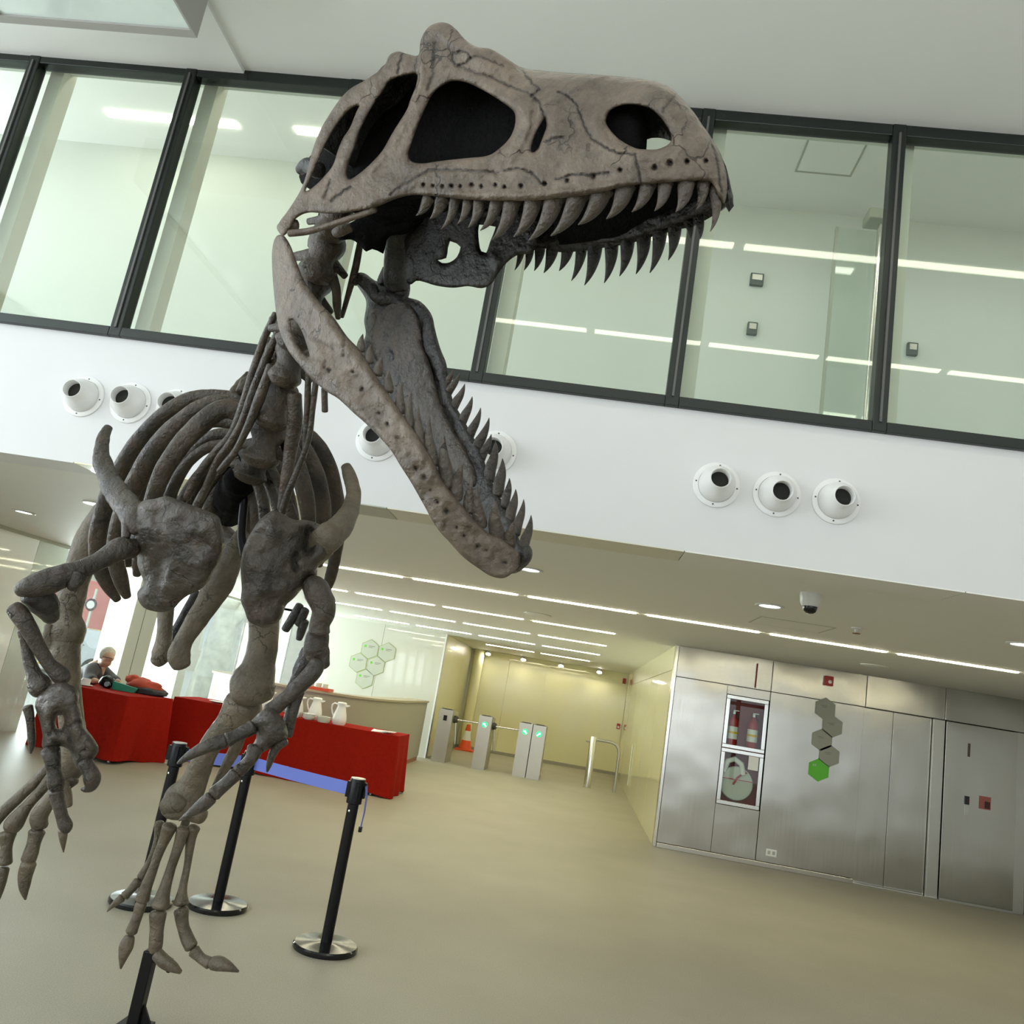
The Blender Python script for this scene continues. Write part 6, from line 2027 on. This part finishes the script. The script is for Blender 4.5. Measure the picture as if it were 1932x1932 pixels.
for seq in [
    [[(301, 1553, 3.1, 9), (297, 1585, 3.1, 7), (284, 1622, 3.09, 6), (266, 1655, 3.08, 8)], [(260, 1663, 3.07, 9), (246, 1680, 3.06, 8), (236, 1690, 3.05, 9)], [(230, 1694, 3.05, 8), (214, 1707, 3.04, 5), (202, 1720, 3.03, 1)]],
    [[(320, 1560, 3.02, 14), (312, 1580, 3.02, 11), (300, 1608, 3.01, 9), (288, 1642, 3.0, 9), (275, 1676, 2.99, 11), (269, 1697, 2.99, 13)], [(266, 1706, 2.98, 11), (258, 1732, 2.97, 9), (248, 1758, 2.96, 11)], [(244, 1768, 2.96, 10), (238, 1786, 2.95, 13), (232, 1808, 2.94, 8), (228, 1827, 2.94, 2)]],
    [[(346, 1565, 3.03, 13), (338, 1592, 3.02, 10), (323, 1636, 3.01, 9), (311, 1676, 2.99, 11), (302, 1708, 2.98, 17)], [(298, 1724, 2.97, 16), (296, 1752, 2.96, 13), (294, 1780, 2.95, 13), (293, 1793, 2.95, 11)], [(297, 1800, 2.94, 11), (310, 1814, 2.93, 12), (326, 1824, 2.92, 10), (341, 1834, 2.92, 4)]],
    [[(366, 1562, 3.05, 12), (360, 1585, 3.05, 9), (354, 1630, 3.04, 7), (345, 1675, 3.02, 8), (341, 1704, 3.0, 14)], [(342, 1718, 2.99, 14), (345, 1745, 2.98, 11), (353, 1770, 2.97, 12), (361, 1786, 2.96, 12)], [(366, 1794, 2.96, 11), (380, 1808, 2.95, 9), (395, 1817, 2.94, 11)], [(402, 1817, 2.94, 12), (415, 1818, 2.93, 13), (432, 1824, 2.92, 9), (450, 1833, 2.92, 2)]],
]:
    for i, s in enumerate(seq):
        bone('metatarsal' if i == 0 else ('claw' if i == len(seq) - 1 else 'toe_bone'), s, 'bone_leg', sides=14, rough=0.07)
bone('femur', [(205, 960, 3.2, 24), (182, 1000, 3.18, 28), (162, 1040, 3.15, 27), (146, 1085, 3.12, 24), (134, 1130, 3.1, 25), (126, 1165, 3.08, 27), (128, 1192, 3.06, 31), (126, 1212, 3.05, 27)], 'bone_leg', rough=0.06, n=8)
bone('kneecap', [(92, 1180, 3.02, 8), (92, 1205, 3.02, 10), (100, 1225, 3.02, 9)], 'bone_leg')
bone('tibia', [(124, 1212, 3.05, 27), (122, 1240, 3.04, 28), (126, 1290, 3.04, 24), (134, 1350, 3.04, 22), (140, 1400, 3.05, 22), (132, 1440, 3.06, 27), (122, 1458, 3.06, 26)], 'bone_leg', rough=0.07, n=8)
for seq in [
    [[(96, 1444, 3.1, 11), (70, 1472, 3.08, 10), (38, 1502, 3.05, 10), (6, 1532, 3.02, 11), (-14, 1552, 3.0, 14)], [(-20, 1562, 3.0, 12), (-36, 1600, 3.0, 10)]],
    [[(100, 1462, 3.08, 11), (78, 1490, 3.06, 10), (52, 1520, 3.03, 10), (28, 1552, 3.0, 17), (22, 1562, 3.0, 15)], [(14, 1574, 2.99, 16), (12, 1600, 2.98, 10), (10, 1628, 2.97, 12)], [(6, 1640, 2.97, 11), (2, 1670, 2.96, 8), (-4, 1700, 2.96, 3)]],
    [[(136, 1466, 3.05, 16), (112, 1488, 3.03, 14), (88, 1518, 3.01, 14), (74, 1540, 3.0, 16), (76, 1560, 3.0, 14)], [(70, 1570, 2.99, 15), (64, 1590, 2.98, 12), (58, 1610, 2.97, 13), (54, 1622, 2.97, 13)], [(54, 1630, 2.96, 14), (48, 1650, 2.96, 13), (46, 1676, 2.95, 9), (48, 1697, 2.95, 2)]],
    [[(118, 1480, 3.0, 12), (126, 1500, 3.0, 9), (128, 1520, 3.0, 8)]],
]:
    for i, s in enumerate(seq):
        bone('metatarsal' if i == 0 else ('claw' if i == len(seq) - 1 else 'toe_bone'), s, 'bone_leg', sides=14, rough=0.07)

# ---- support post under the raised foot
post = empty('support_post', (-1.5, 3.36, 0))
b0 = P(248, 1952, 3.16)
bx_, by_ = b0[0], b0[1]
box('base_plate', bx_ - 0.06, bx_ + 0.06, by_ - 0.06, by_ + 0.06, 0.0, 0.012, 'black', post, 0.003)
ztop = 0.28
box('tube', bx_ - 0.023, bx_ + 0.023, by_ - 0.023, by_ + 0.023, 0.012, ztop, 'black', post, 0.004)
MB().prism([(bx_ + 0.023, 0.012), (bx_ + 0.075, 0.012), (bx_ + 0.023, 0.09)], 'y', by_ - 0.005, by_ + 0.005).build('gusset', 'black', post)
MB().pipe([(bx_ + 0.023, by_, ztop - 0.035), (bx_ + 0.085, by_ - 0.01, ztop - 0.035), (bx_ + 0.09, by_ - 0.01, ztop - 0.06), (bx_ + 0.092, by_ - 0.01, ztop - 0.01)], 0.008, 8).build('clamp_screw', 'black', post, True)
tp = P(350, 1552, 3.08)
MB().pipe([(bx_, by_, ztop - 0.05), (bx_, by_, 0.62), (tp[0] * 0.3 + bx_ * 0.7, tp[1] * 0.3 + by_ * 0.7, 0.75), tuple(tp)], 0.016, 10).build('rod', 'bone_leg', post, True)
tag(post, 'black square steel support post below the skeleton foot', 'support post')
tk = P(455, 1010, 2.8)
tk2 = np.array([-0.95, 3.1, 0.0])
